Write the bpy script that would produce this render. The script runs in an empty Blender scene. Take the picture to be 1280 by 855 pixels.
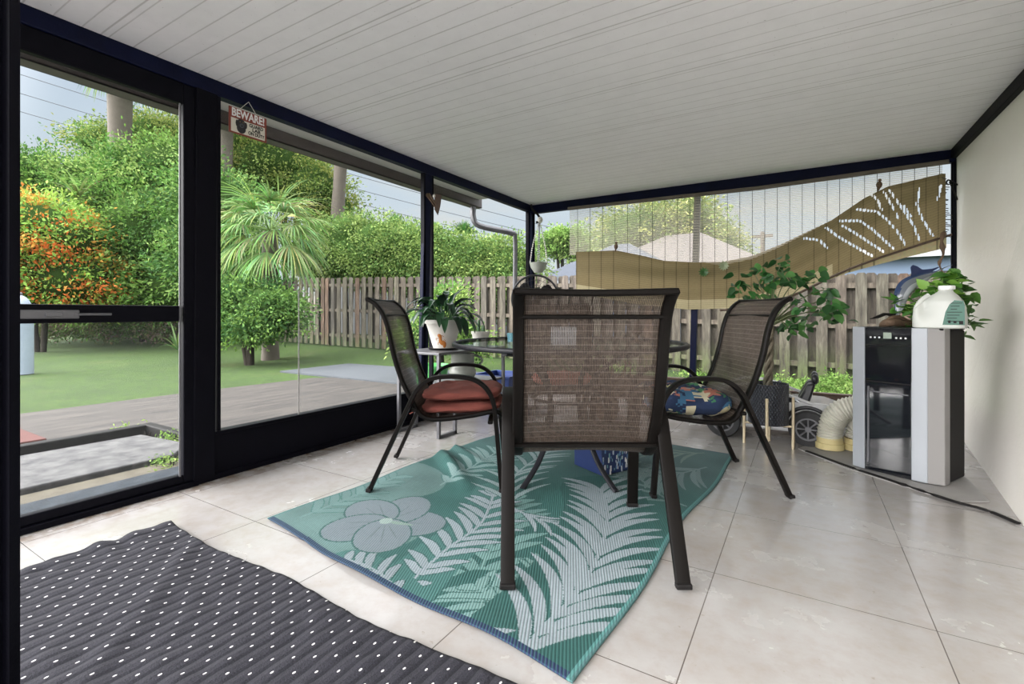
import bpy, math, random
import numpy as np
from mathutils import Vector, Matrix, noise
random.seed(7); RNG = np.random.RandomState(11)
PI = math.pi
SC = bpy.context.scene
COL = SC.collection
# ------------------------------------------------------------------ camera
TH = math.radians(31.24); CT, ST = math.cos(TH), math.sin(TH)
CAMH = 0.95; FPX = 600.0; HX, HY = 640.0, 391.5
cam = bpy.data.objects.new('camera', bpy.data.cameras.new('camera'))
cam.data.lens = FPX / 1280 * 36; cam.data.sensor_width = 36; cam.data.sensor_fit = 'HORIZONTAL'
cam.data.shift_y = -(427.5 - HY) / 1280
cam.data.clip_start = 0.02; cam.data.clip_end = 400
cam.location = (0, 0, CAMH); cam.rotation_euler = (PI / 2, 0, TH)
COL.objects.link(cam); SC.camera = cam
SC.view_settings.view_transform = 'Standard'; SC.view_settings.look = 'None'
SC.view_settings.gamma = 1; SC.view_settings.use_curve_mapping = False
SC.view_settings.exposure = 0.62
SC.cycles.max_bounces = 10; SC.cycles.transparent_max_bounces = 24; SC.cycles.diffuse_bounces = 5

# ------------------------------------------------------------------ node helpers
def lin(c):
    return tuple((x / 255 / 12.92 if x / 255 <= .04045 else ((x / 255 + .055) / 1.055) ** 2.4) for x in c)
class NT:
    def __init__(s, tree): s.t = tree; s.n = tree.nodes; s.l = tree.links
    def node(s, kind, **kw):
        n = s.n.new(kind)
        for k, v in kw.items():
            if k.startswith('i_'):
                key = k[2:]; key = int(key) if key.isdigit() else key.replace('_', ' ')
                s.put(n.inputs[key], v)
            else: setattr(n, k, v)
        return n
    def put(s, sock, v):
        if isinstance(v, bpy.types.NodeSocket): s.l.new(v, sock)
        else:
            if sock.type == 'RGBA' and len(v) == 3: v = (*v, 1)
            sock.default_value = v
    def math(s, op, a, b=0.0, c=0.0, clamp=False):
        n = s.n.new('ShaderNodeMath'); n.operation = op; n.use_clamp = clamp
        s.put(n.inputs[0], a); s.put(n.inputs[1], b); s.put(n.inputs[2], c); return n.outputs[0]
    def mix(s, f, a, b, typ='MIX'):
        n = s.n.new('ShaderNodeMix'); n.data_type = 'RGBA'; n.blend_type = typ
        s.put(n.inputs[0], f); s.put(n.inputs[6], a); s.put(n.inputs[7], b); return n.outputs[2]
    def noise(s, scale, vec=None, detail=4, rough=.6):
        n = s.node('ShaderNodeTexNoise'); n.inputs['Scale'].default_value = scale
        n.inputs['Detail'].default_value = detail; n.inputs['Roughness'].default_value = rough
        if vec is not None: s.l.new(vec, n.inputs['Vector'])
        return n.outputs['Fac']
    def ramp(s, f, pts):
        n = s.n.new('ShaderNodeValToRGB'); s.l.new(f, n.inputs[0]); e = n.color_ramp.elements
        while len(e) < len(pts): e.new(.5)
        for q, (p, c) in zip(e, pts):
            q.position = p; q.color = (*c, 1) if len(c) == 3 else c
        return n.outputs[0]
    def step(s, f, lo, hi):
        n = s.n.new('ShaderNodeMapRange'); n.clamp = True; s.put(n.inputs[0], f)
        n.inputs[1].default_value = lo; n.inputs[2].default_value = hi; return n.outputs[0]

# ------------------------------------------------------------------ sky: hazy sun breaking through behind the photographer
w = bpy.data.worlds.new('sky'); SC.world = w; w.use_nodes = True
t = NT(w.node_tree); t.n.clear()
tc = t.node('ShaderNodeTexCoord'); vec = tc.outputs['Generated']
sep = t.node('ShaderNodeSeparateXYZ', i_0=vec); zz = sep.outputs[2]
base = t.ramp(zz, [(0.0, lin((188, 193, 191))), (.12, lin((182, 192, 198))), (.36, lin((168, 184, 198))), (.46, (2.1, 2.12, 2.2)), (1.0, (3.3, 3.35, 3.45))])
mp = t.node('ShaderNodeMapping'); t.l.new(vec, mp.inputs[0]); mp.inputs['Scale'].default_value = (1, 1, 3.2)
cl = t.noise(2.6, mp.outputs[0], 6, .58)
low = t.step(zz, .34, .02)
base = t.mix(t.math('MULTIPLY', t.step(cl, .5, .66), t.math('MULTIPLY', low, .85)), base, lin((214, 201, 178)))
base = t.mix(t.math('MULTIPLY', t.step(cl, .46, .34), .35), base, lin((168, 180, 194)))
dt = t.node('ShaderNodeVectorMath', operation='DOT_PRODUCT'); t.l.new(vec, dt.inputs[0])
bd = Vector((-.60, -.68, .42)).normalized(); dt.inputs[1].default_value = bd
lobe = t.math('MULTIPLY', t.math('POWER', t.step(dt.outputs['Value'], .5, 1.0), 1.8), 11.0)
wb = t.math('MULTIPLY', t.math('POWER', t.step(dt.outputs['Value'], -.2, 1.0), 1.0), .6)
add = t.mix(1.0, base, t.mix(1.0, (1.0, .98, .97), t.node('ShaderNodeCombineColor', i_0=lobe, i_1=lobe, i_2=lobe).outputs[0], 'MULTIPLY'), 'ADD')
# mottled ground below the horizon
base2 = t.mix(t.step(zz, -.02, 0.0), (.22, .21, .17), add)
bg = t.node('ShaderNodeBackground', i_Color=base2); bg.inputs[1].default_value = 1.0
out = t.node('ShaderNodeOutputWorld'); t.l.new(bg.outputs[0], out.inputs[0])

# ------------------------------------------------------------------ fill lamps added out of view behind the camera to brighten the porch
def fill_lamp(x, y, power, lab):
    r = thing('fill_lamp', lab, 'lamp', (x, y, 2.26), group='added fill lamps out of view behind the photographer')
    r.part('housing', lathe([(0, 0.018), (.19, .018), (.2, 0), (.19, -.02), (.18, -.02), (.18, -.004), (0, -.004)], 32), PLAIN['white_plastic'])
    L = bpy.data.lights.new('fill_light', 'AREA'); L.shape = 'DISK'; L.size = .34; L.energy = power; L.color = (1, .96, .9)
    o = bpy.data.objects.new('fill_light', L); COL.objects.link(o); o.parent = r.o; o.location = (0, 0, -.03)

# ------------------------------------------------------------------ geometry helpers
def C(xc, zc): return (xc * CT - zc * ST, xc * ST + zc * CT)
def PD(px, py, z):
    u = (px - HX) / FPX; x, y = C(u * z, z); return Vector((x, y, CAMH + (HY - py) / FPX * z))
def G(px, py, h=0.0):
    return PD(px, py, FPX * (CAMH - h) / (py - HY))
def PX(px, py, X):
    u = (px - HX) / FPX; return PD(px, py, X / (u * CT - ST))
def PY(px, py, Y):
    u = (px - HX) / FPX; return PD(px, py, Y / (u * ST + CT))

def sheet(x, y0, y1, z0, z1): return MB().add([(x, y0, z0), (x, y1, z0), (x, y1, z1), (x, y0, z1)], [(0, 1, 2, 3)])
def sheety(y, x0, x1, z0, z1): return MB().add([(x0, y, z0), (x1, y, z0), (x1, y, z1), (x0, y, z1)], [(0, 1, 2, 3)])
class MB:
    def __init__(s): s.v = []; s.f = []; s.c = []; s.mi = []
    def add(s, vs, fs, col=None, mi=0):
        b = len(s.v); s.v += [tuple(p) for p in vs]
        s.f += [tuple(b + i for i in f) for f in fs]; s.c += [col] * len(fs); s.mi += [mi] * len(fs); return s
    def box(s, a, b, col=None, M=None, mi=0):
        x0, y0, z0 = a; x1, y1, z1 = b
        vs = [Vector(p) for p in ((x0, y0, z0), (x1, y0, z0), (x1, y1, z0), (x0, y1, z0), (x0, y0, z1), (x1, y0, z1), (x1, y1, z1), (x0, y1, z1))]
        if M: vs = [M @ p for p in vs]
        return s.add(vs, [(0, 3, 2, 1), (4, 5, 6, 7), (0, 1, 5, 4), (1, 2, 6, 5), (2, 3, 7, 6), (3, 0, 4, 7)], col, mi)
    def hexa(s, bot, top, col=None):
        return s.add(list(bot) + list(top), [(3, 2, 1, 0), (4, 5, 6, 7), (0, 1, 5, 4), (1, 2, 6, 5), (2, 3, 7, 6), (3, 0, 4, 7)], col)
    def join(s, o, M=None):
        b = len(s.v); s.v += [tuple((M @ Vector(p)) if M else p) for p in o.v]
        s.f += [tuple(b + i for i in f) for f in o.f]; s.c += o.c; s.mi += o.mi; return s
    def prism(s, pts, d, col=None):            # pts: planar loop (Vectors); d: extrusion vector
        n = len(pts); d = Vector(d); p = [Vector(q) for q in pts]
        return s.add(p + [q + d for q in p], [tuple(range(n - 1, -1, -1)), tuple(range(n, 2 * n))] + [(i, (i + 1) % n, n + (i + 1) % n, n + i) for i in range(n)], col)

def catmull(pts, n=6, closed=False):
    P = [Vector(p) for p in pts]; out = []; m = len(P)
    for i in range(m if closed else m - 1):
        if closed: a, b, c, d = P[i - 1], P[i], P[(i + 1) % m], P[(i + 2) % m]
        else: a, b, c, d = P[max(i - 1, 0)], P[i], P[i + 1], P[min(i + 2, m - 1)]
        for k in range(n):
            t = k / n
            out.append(.5 * ((2 * b) + (c - a) * t + (2 * a - 5 * b + 4 * c - d) * t * t + (3 * b - a - 3 * c + d) * t ** 3))
    if not closed: out.append(P[-1])
    return out

def sweep(path, a, b=None, side=None, seg=10, mb=None, col=None, caps=True, closed=False, sq=2.0):
    """sweep an elliptic / squarish section: a = half size along `side`, b = half size across"""
    mb = mb or MB(); P = [Vector(p) for p in path]; n = len(P); b = a if b is None else b
    A = a if hasattr(a, '__len__') else [a] * n; B = b if hasattr(b, '__len__') else [b] * n
    vs = []; prev = None
    for i, p in enumerate(P):
        t = ((P[(i + 1) % n] - P[i - 1]) if closed else (P[min(i + 1, n - 1)] - P[max(i - 1, 0)])).normalized()
        if side is not None: sd = Vector(side)
        elif prev is None: sd = t.cross(Vector((0, 0, 1)) if abs(t.z) < .9 else Vector((1, 0, 0)))
        else: sd = prev
        sd = (sd - t * sd.dot(t)).normalized(); prev = sd; nr = t.cross(sd)
        for k in range(seg):
            q = 2 * PI * (k + .5) / seg; cx, cy = math.cos(q), math.sin(q)
            cx = math.copysign(abs(cx) ** (2 / sq), cx); cy = math.copysign(abs(cy) ** (2 / sq), cy)
            vs.append(p + sd * cx * A[i] + nr * cy * B[i])
    fs = []
    for i in range(n if closed else n - 1):
        for k in range(seg):
            j = (i + 1) % n
            fs.append((i * seg + k, i * seg + (k + 1) % seg, j * seg + (k + 1) % seg, j * seg + k))
    if caps and not closed:
        fs.append(tuple(range(seg - 1, -1, -1))); fs.append(tuple((n - 1) * seg + k for k in range(seg)))
    return mb.add(vs, fs, col)

def lathe(prof, seg=24, M=None, mb=None, col=None):
    mb = mb or MB(); vs = []; n = len(prof)
    for r, z in prof:
        for k in range(seg):
            q = 2 * PI * k / seg; p = Vector((max(r, 1e-4) * math.cos(q), max(r, 1e-4) * math.sin(q), z)); vs.append(M @ p if M else p)
    fs = [(i * seg + k, i * seg + (k + 1) % seg, (i + 1) * seg + (k + 1) % seg, (i + 1) * seg + k) for i in range(n - 1) for k in range(seg)]
    return mb.add(vs, fs, col)

def ellips(c, r, seg=16, rings=10, mb=None, col=None, M=None):
    mb = mb or MB(); c = Vector(c)
    vs = []; fs = []
    for i in range(rings + 1):
        ph = PI * i / rings - PI / 2
        for k in range(seg):
            q = 2 * PI * k / seg
            p = Vector((r[0] * math.cos(ph) * math.cos(q), r[1] * math.cos(ph) * math.sin(q), r[2] * math.sin(ph)))
            vs.append(c + (M @ p if M else p))
    for i in range(rings):
        for k in range(seg): fs.append((i * seg + k, i * seg + (k + 1) % seg, (i + 1) * seg + (k + 1) % seg, (i + 1) * seg + k))
    return mb.add(vs, fs, col)

def grid(nu, nv, fn, mb=None, cfn=None):
    mb = mb or MB(); b = len(mb.v)
    vs = [fn(i / nu, j / nv) for j in range(nv + 1) for i in range(nu + 1)]
    for j in range(nv):
        for i in range(nu):
            mb.f.append((b + j * (nu + 1) + i, b + j * (nu + 1) + i + 1, b + (j + 1) * (nu + 1) + i + 1, b + (j + 1) * (nu + 1) + i))
            mb.c.append(cfn((i + .5) / nu, (j + .5) / nv) if cfn else None); mb.mi.append(0)
    mb.v += [tuple(p) for p in vs]; return mb

def link(name, me, mat, parent=None, loc=None):
    o = bpy.data.objects.new(name, me); COL.objects.link(o)
    for m in (mat if isinstance(mat, (list, tuple)) else [mat]): me.materials.append(m)
    if parent is not None: o.parent = parent
    if loc is not None: o.location = loc
    return o

def build(name, mb, mat, parent=None, smooth=False, sharp=50, off=None, bevel=0, solid=0, subsurf=0, uv=None):
    me = bpy.data.meshes.new(name)
    V = mb.v if off is None else [(a - off[0], b - off[1], c - off[2]) for a, b, c in mb.v]
    me.from_pydata(V, [], mb.f)
    if any(c is not None for c in mb.c):
        ca = me.color_attributes.new('Col', 'FLOAT_COLOR', 'CORNER'); arr = []
        for c, f in zip(mb.c, mb.f): arr += list((*(c or (1, 1, 1)), 1)) * len(f)
        ca.data.foreach_set('color', arr)
    if any(mb.mi): me.polygons.foreach_set('material_index', mb.mi)
    if smooth:
        me.polygons.foreach_set('use_smooth', [True] * len(me.polygons))
        if sharp: me.set_sharp_from_angle(angle=math.radians(sharp))
    if uv:
        ul = me.uv_layers.new(name='UVMap')
        for lp in me.loops: ul.data[lp.index].uv = uv(Vector(V[lp.vertex_index]), lp.vertex_index)
    o = link(name, me, mat, parent)
    if solid: m = o.modifiers.new('solid', 'SOLIDIFY'); m.thickness = solid; m.offset = 0
    if bevel:
        m = o.modifiers.new('bevel', 'BEVEL'); m.width = bevel; m.segments = 2; m.limit_method = 'ANGLE'; m.angle_limit = math.radians(40)
    if subsurf: m = o.modifiers.new('sub', 'SUBSURF'); m.levels = subsurf; m.render_levels = subsurf
    return o

class thing:
    def __init__(s, name, label, cat, loc=(0, 0, 0), rot=0, group=None):
        s.o = bpy.data.objects.new(name, None); COL.objects.link(s.o); s.o.location = loc; s.o.rotation_euler = (0, 0, rot)
        s.o.empty_display_size = .05
        s.o['label'] = label; s.o['category'] = cat
        if group: s.o['group'] = group
        s.loc = loc
    def part(s, name, mb, mat, parent=None, world=False, label=None, **kw):
        o = build(name, mb, mat, parent or s.o, off=s.loc if world else None, **kw)
        if label: o['label'] = label
        return o
def tag(o, label, cat, group=None, kind=None):
    o['label'] = label; o['category'] = cat
    if group: o['group'] = group
    if kind: o['kind'] = kind
    return o
def struct(name, mb, mat, parent=None, **kw):
    o = build(name, mb, mat, parent, **kw)
    if parent is None: o['kind'] = 'structure'
    return o

# ------------------------------------------------------------------ materials
def material(name, col=(.5, .5, .5), rough=.6, metal=0, spec=.5, attr=False, nz=0, nscale=20, bump=0, bscale=60, coat=0, trans=0, alpha=1):
    m = bpy.data.materials.new(name); m.use_nodes = True; t = NT(m.node_tree); b = t.n['Principled BSDF']
    m['t'] = 1
    b.inputs['Roughness'].default_value = rough; b.inputs['Metallic'].default_value = metal
    b.inputs['Specular IOR Level'].default_value = spec; b.inputs['Coat Weight'].default_value = coat
    b.inputs['Alpha'].default_value = alpha
    tc = t.node('ShaderNodeTexCoord').outputs['Object']
    if attr:
        c = t.node('ShaderNodeAttribute', attribute_name='Col').outputs['Color']
    else:
        c = t.node('ShaderNodeRGB').outputs[0]; c.default_value = (*col, 1)
    if nz:
        f = t.noise(nscale, tc, 5); k = t.math('MULTIPLY_ADD', f, 2 * nz, 1 - nz)
        c = t.mix(1.0, c, t.node('ShaderNodeCombineColor', i_0=k, i_1=k, i_2=k).outputs[0], 'MULTIPLY')
    t.l.new(c, b.inputs['Base Color'])
    if bump:
        bn = t.node('ShaderNodeBump'); bn.inputs['Strength'].default_value = bump; bn.inputs['Distance'].default_value = .01
        t.l.new(t.noise(bscale, tc, 4), bn.inputs['Height']); t.l.new(bn.outputs[0], b.inputs['Normal'])
    if trans:
        o = t.n['Material Output']; tr = t.node('ShaderNodeBsdfTranslucent'); t.l.new(c, tr.inputs[0])
        mx = t.node('ShaderNodeMixShader'); mx.inputs[0].default_value = trans
        t.l.new(b.outputs[0], mx.inputs[1]); t.l.new(tr.outputs[0], mx.inputs[2]); t.l.new(mx.outputs[0], o.inputs[0])
    return m
def mt(m): return NT(m.node_tree), m.node_tree.nodes['Principled BSDF']

PLAIN = {
 'white_plastic': material('white_plastic', (.75, .75, .75), .4),
 'black_frame': material('black_painted_aluminium', (.003, .003, .006), .5, spec=.08, nz=.4, nscale=8, bump=.1, bscale=90),
 'navy_frame': material('navy_painted_beam', (.003, .005, .024), .45, spec=.12, nz=.6, nscale=6, bump=.15, bscale=60),
 'chair_metal': material('dark_bronze_metal', (.0045, .0035, .003), .45, spec=.12),
 'fan_metal': material('fan_dark_metal', (.03, .03, .035), .35, metal=.5),
 'table_metal': material('table_dark_metal', (.014, .014, .018), .45, spec=.3),
 'grey_metal': material('grey_metal', (.14, .14, .15), .45, metal=.4),
 'silver': material('silver_plastic', (.33, .35, .38), .42, metal=.15),
 'silver_dark': material('silver_side', (.24, .23, .225), .5),
 'gloss_black': material('gloss_black_glass', (.008, .009, .012), .06, spec=.8, coat=.5),
 'matte_black': material('matte_black', (.010, .009, .009), .6, spec=.2),
 'white_ceramic': material('white_ceramic', (.62, .6, .56), .3, nz=.1, nscale=14),
 'grey_ceramic': material('grey_ceramic', (.27, .28, .25), .35, nz=.2, nscale=14),
 'orange': material('orange_paint', (.36, .12, .015), .5),
 'gold': material('pale_gold_metal', (.62, .52, .36), .35, metal=.5),
 'soil': material('soil', (.05, .035, .025), .9, nz=.4, nscale=60, bump=.5),
 'hose': material('cream_hose_plastic', (.62, .60, .52), .45),
 'hose_end': material('yellowed_plastic', (.62, .52, .26), .45),
 'board': material('grey_white_board', (.30, .29, .28), .6, nz=.2, nscale=7),
 'bark': material('braided_bark', (.14, .12, .085), .8, nz=.4, nscale=30, bump=.4),
 'car_white': material('white_car_plastic', (.68, .68, .7), .2, coat=.4),
 'car_black': material('black_car_plastic', (.012, .012, .016), .35),
 'tyre': material('tyre_black', (.018, .018, .02), .6),
 'blue': material('blue_plastic', (.03, .06, .22), .4),
 'dark_blue': material('dark_blue_card', (.008, .02, .085), .4),
 'green_bucket': material('green_bucket_plastic', (.12, .5, .14), .4),
 'driftwood': material('driftwood', (.12, .075, .045), .75, nz=.5, nscale=25, bump=.5),
 'brown': material('dark_brown_wood', (.06, .035, .022), .6, nz=.4, nscale=25),
 'jug': material('milky_jug_plastic', (.66, .68, .64), .35, trans=.25),
 'cord': material('dark_cord', (.05, .045, .04), .8),
 'chain': material('chain_metal', (.25, .25, .25), .4, metal=.6),
 'attr': material('painted_colours', attr=True, rough=.5),
 'attr_cloth': material('woven_cloth', attr=True, rough=.9, bump=.35, bscale=140),
 'leaf': material('leaf', attr=True, rough=.45, trans=.3),
 'leaf_far': material('far_leaf', attr=True, rough=.8, trans=.25, spec=.15),
 'trunk_far': material('dark_trunk', (.04, .034, .028), .9, spec=.1),
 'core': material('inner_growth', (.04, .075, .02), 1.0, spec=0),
 'bark_far': material('palm_bark', (.13, .11, .09), .85, nz=.3, nscale=9, bump=.5, bscale=25),
 'roof_grey': material('grey_roof', (.055, .065, .085), .8, nz=.2, nscale=5),
 'roof_tan': material('grey_brown_roof', (.12, .105, .10), .8, nz=.15, nscale=4),
 'house_blue': material('blue_house_wall', (.12, .165, .24), .8),
 'house_white': material('white_fascia', (.30, .31, .33), .6),
 'soffit': material('white_soffit', (.62, .62, .58), .6),
 'gutter': material('brown_gutter', (.10, .085, .08), .5, nz=.3, nscale=6),
 'pole_wood': material('pole_wood', (.12, .10, .09), .8),
 'wire': material('overhead_wire', (.10, .11, .13), .7),
}

def m_floor():
    m = material('floor_tiles', rough=.22); t, b = mt(m)
    g = t.node('ShaderNodeNewGeometry').outputs['Position']; s = t.node('ShaderNodeSeparateXYZ', i_0=g)
    def ln(v, off):
        f = t.math('FRACT', t.math('DIVIDE', t.math('SUBTRACT', v, off), .62)); f = t.math('MINIMUM', f, t.math('SUBTRACT', 1.0, f))
        return t.step(f, .0014, .0034)
    k = t.math('MULTIPLY', ln(s.outputs[0], -.278 - 6.2), ln(s.outputs[1], 1.885 - 6.2))
    n1 = t.noise(2.2, g, 6, .62); n2 = t.noise(14, g, 5, .65)
    c = t.ramp(n1, [(.3, (.31, .285, .265)), (.5, (.355, .34, .328)), (.7, (.41, .402, .395))])
    c = t.mix(t.math('MULTIPLY', t.step(n2, .45, .85), .55), c, (.27, .22, .18)); 
    n3 = t.noise(42, g, 3, .6)
    c = t.mix(t.math('MULTIPLY', t.step(n3, .68, .74), .5), c, (.22, .18, .15))
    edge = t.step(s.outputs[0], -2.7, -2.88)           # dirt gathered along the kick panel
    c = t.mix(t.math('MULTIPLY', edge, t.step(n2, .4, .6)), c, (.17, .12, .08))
    c = t.mix(k, (.09, .075, .065), c); t.l.new(c, b.inputs['Base Color'])
    b.inputs['Coat Weight'].default_value = .35; b.inputs['Coat Roughness'].default_value = .12; r = t.math('MULTIPLY_ADD', n1, .3, .10); t.l.new(r, b.inputs['Roughness'])
    bn = t.node('ShaderNodeBump'); bn.inputs['Strength'].default_value = .35; bn.inputs['Distance'].default_value = .004
    t.l.new(k, bn.inputs['Height']); t.l.new(bn.outputs[0], b.inputs['Normal'])
    return m
def m_ceiling():
    m = material('ceiling_panels', rough=.5); t, b = mt(m)
    g = t.node('ShaderNodeNewGeometry').outputs['Position']; s = t.node('ShaderNodeSeparateXYZ', i_0=g); y = s.outputs[1]
    def ln(off, per, w):
        f = t.math('FRACT', t.math('DIVIDE', t.math('ADD', y, off), per)); f = t.math('MINIMUM', f, t.math('SUBTRACT', 1.0, f))
        return t.math('SUBTRACT', 1.0, t.step(f, w / per * .4, w / per))
    n1 = t.noise(1.5, g, 5); n2 = t.noise(9, g, 5)
    lo = t.math('MULTIPLY', ln(10.03, .1, .004), t.math('MULTIPLY_ADD', n1, .7, .15))
    hi = t.math('MULTIPLY', ln(10.46, .6, .005), .6)
    line = t.math('MAXIMUM', lo, hi, clamp=True)
    c = t.ramp(n2, [(.3, (.82, .815, .85)), (.7, (.87, .865, .90))])
    c = t.mix(t.math('MULTIPLY', line, .8), c, (.30, .29, .285))
    sp = t.noise(90, g, 2); c = t.mix(t.math('MULTIPLY', t.step(sp, .72, .76), .7), c, (.2, .19, .18))
    t.l.new(c, b.inputs['Base Color'])
    bn = t.node('ShaderNodeBump'); bn.inputs['Strength'].default_value = .5; bn.inputs['Distance'].default_value = .004; bn.invert = True
    t.l.new(t.math('ADD', line, t.math('MULTIPLY', n2, .15)), bn.inputs['Height']); t.l.new(bn.outputs[0], b.inputs['Normal'])
    return m
def m_wall():
    m = material('cream_stucco', rough=.45); t, b = mt(m)
    g = t.node('ShaderNodeNewGeometry').outputs['Position']; n = t.noise(1.3, g, 6); n2 = t.noise(26, g, 4)
    c = t.ramp(n, [(.3, (.78, .74, .68)), (.7, (.85, .82, .77))])
    t.l.new(c, b.inputs['Base Color'])
    bn = t.node('ShaderNodeBump'); bn.inputs['Strength'].default_value = .4; bn.inputs['Distance'].default_value = .01
    t.l.new(n2, bn.inputs['Height']); t.l.new(bn.outputs[0], b.inputs['Normal'])
    return m
def m_veil(name, col, a, rough=.9, stripe=None):
    """partly see-through sheet: a = share that is solid"""
    m = bpy.data.materials.new(name); m.use_nodes = True; t = NT(m.node_tree); t.n.clear()
    d = t.node('ShaderNodeBsdfPrincipled'); t.put(d.inputs['Base Color'], (*col, 1)); d.inputs['Roughness'].default_value = rough
    tr = t.node('ShaderNodeBsdfTransparent'); mx = t.node('ShaderNodeMixShader'); mx.inputs[0].default_value = a
    if stripe:
        g = t.node('ShaderNodeTexCoord').outputs['Object']; s = t.node('ShaderNodeSeparateXYZ', i_0=g)
        f = t.math('FRACT', t.math('MULTIPLY', s.outputs[2], 1 / stripe)); f = t.math('MINIMUM', f, t.math('SUBTRACT', 1.0, f))
        nn = t.noise(3, g, 3)
        t.l.new(t.math('ADD', t.math('MULTIPLY', t.step(f, .2, .3), a * 1.2), t.math('MULTIPLY_ADD', nn, .2, .1), clamp=True), mx.inputs[0])
        tl = t.node('ShaderNodeBsdfTranslucent'); t.put(tl.inputs[0], (*col, 1)); m2 = t.node('ShaderNodeMixShader'); m2.inputs[0].default_value = .6
        t.l.new(d.outputs[0], m2.inputs[1]); t.l.new(tl.outputs[0], m2.inputs[2]); src = m2.outputs[0]
    else: src = d.outputs[0]
    t.l.new(tr.outputs[0], mx.inputs[1]); t.l.new(src, mx.inputs[2])
    o = t.node('ShaderNodeOutputMaterial'); t.l.new(mx.outputs[0], o.inputs[0]); return m
def m_sling():
    """woven mesh: fine upright threads with gaps, pale thread every few centimetres"""
    m = bpy.data.materials.new('sling_mesh'); m.use_nodes = True; t = NT(m.node_tree); b = t.n['Principled BSDF']; b.inputs['Roughness'].default_value = .6
    uv = t.node('ShaderNodeUVMap', uv_map='UVMap').outputs[0]; s = t.node('ShaderNodeSeparateXYZ', i_0=uv)
    def fr(v, p):
        f = t.math('FRACT', t.math('DIVIDE', v, p)); return t.math('MINIMUM', f, t.math('SUBTRACT', 1.0, f))
    thr = t.step(fr(s.outputs[0], .0062), .085, .135); weft = t.step(fr(s.outputs[1], .0045), .02, .06)
    n = t.noise(60, uv, 3)
    c = t.ramp(n, [(.3, (.034, .023, .017)), (.7, (.085, .062, .048))])
    pale = t.math('SUBTRACT', 1.0, t.step(fr(t.math('ADD', s.outputs[1], .003), .026), .025, .055))
    c = t.mix(t.math('MULTIPLY', pale, .42), c, (.30, .26, .24)); t.l.new(c, b.inputs['Base Color'])
    al = t.math('MULTIPLY', thr, weft); t.l.new(t.math('MULTIPLY', al, .98), b.inputs['Alpha'])
    return m
def m_fence():
    m = material('weathered_fence_board', rough=.85); t, b = mt(m)
    g = t.node('ShaderNodeNewGeometry').outputs['Position']; mp = t.node('ShaderNodeMapping'); t.l.new(g, mp.inputs[0]); mp.inputs['Scale'].default_value = (9, 9, 1.3)
    n = t.noise(2.4, mp.outputs[0], 7, .7); n2 = t.noise(1.1, g, 3)
    c = t.ramp(n, [(.3, (.035, .028, .022)), (.5, (.095, .080, .064)), (.68, (.19, .17, .135))])
    a = t.node('ShaderNodeAttribute', attribute_name='Col').outputs['Color']; c = t.mix(1.0, c, a, 'MULTIPLY')
    s = t.node('ShaderNodeSeparateXYZ', i_0=g)
    c = t.mix(t.math('MULTIPLY', t.step(s.outputs[2], .55, .0), t.step(n, .4, .55)), c, (.09, .12, .035))
    t.l.new(c, b.inputs['Base Color']); return m
def m_ground():
    m = material('lawn', rough=.9); t, b = mt(m)
    g = t.node('ShaderNodeNewGeometry').outputs['Position']; n = t.noise(.9, g, 7, .7); n2 = t.noise(16, g, 8, .85)
    c = t.ramp(n, [(.3, (.034, .075, .006)), (.55, (.06, .12, .010)), (.75, (.11, .125, .03))])
    c = t.mix(t.step(n2, .40, .62), c, (.018, .042, .004)); t.l.new(c, b.inputs['Base Color'])
    bn = t.node('ShaderNodeBump'); bn.inputs['Strength'].default_value = .8; bn.inputs['Distance'].default_value = .05
    t.l.new(n2, bn.inputs['Height']); t.l.new(bn.outputs[0], b.inputs['Normal']); return m
def m_path(name, c0, c1, sc=(1, 1, 1), s=5):
    m = material(name, rough=.85); t, b = mt(m)
    g = t.node('ShaderNodeNewGeometry').outputs['Position']; mp = t.node('ShaderNodeMapping'); t.l.new(g, mp.inputs[0]); mp.inputs['Scale'].default_value = sc
    n = t.noise(s, mp.outputs[0], 7, .7); t.l.new(t.ramp(n, [(.32, c0), (.68, c1)]), b.inputs['Base Color'])
    bn = t.node('ShaderNodeBump'); bn.inputs['Strength'].default_value = .4; bn.inputs['Distance'].default_value = .02
    t.l.new(n, bn.inputs['Height']); t.l.new(bn.outputs[0], b.inputs['Normal']); return m
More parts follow.
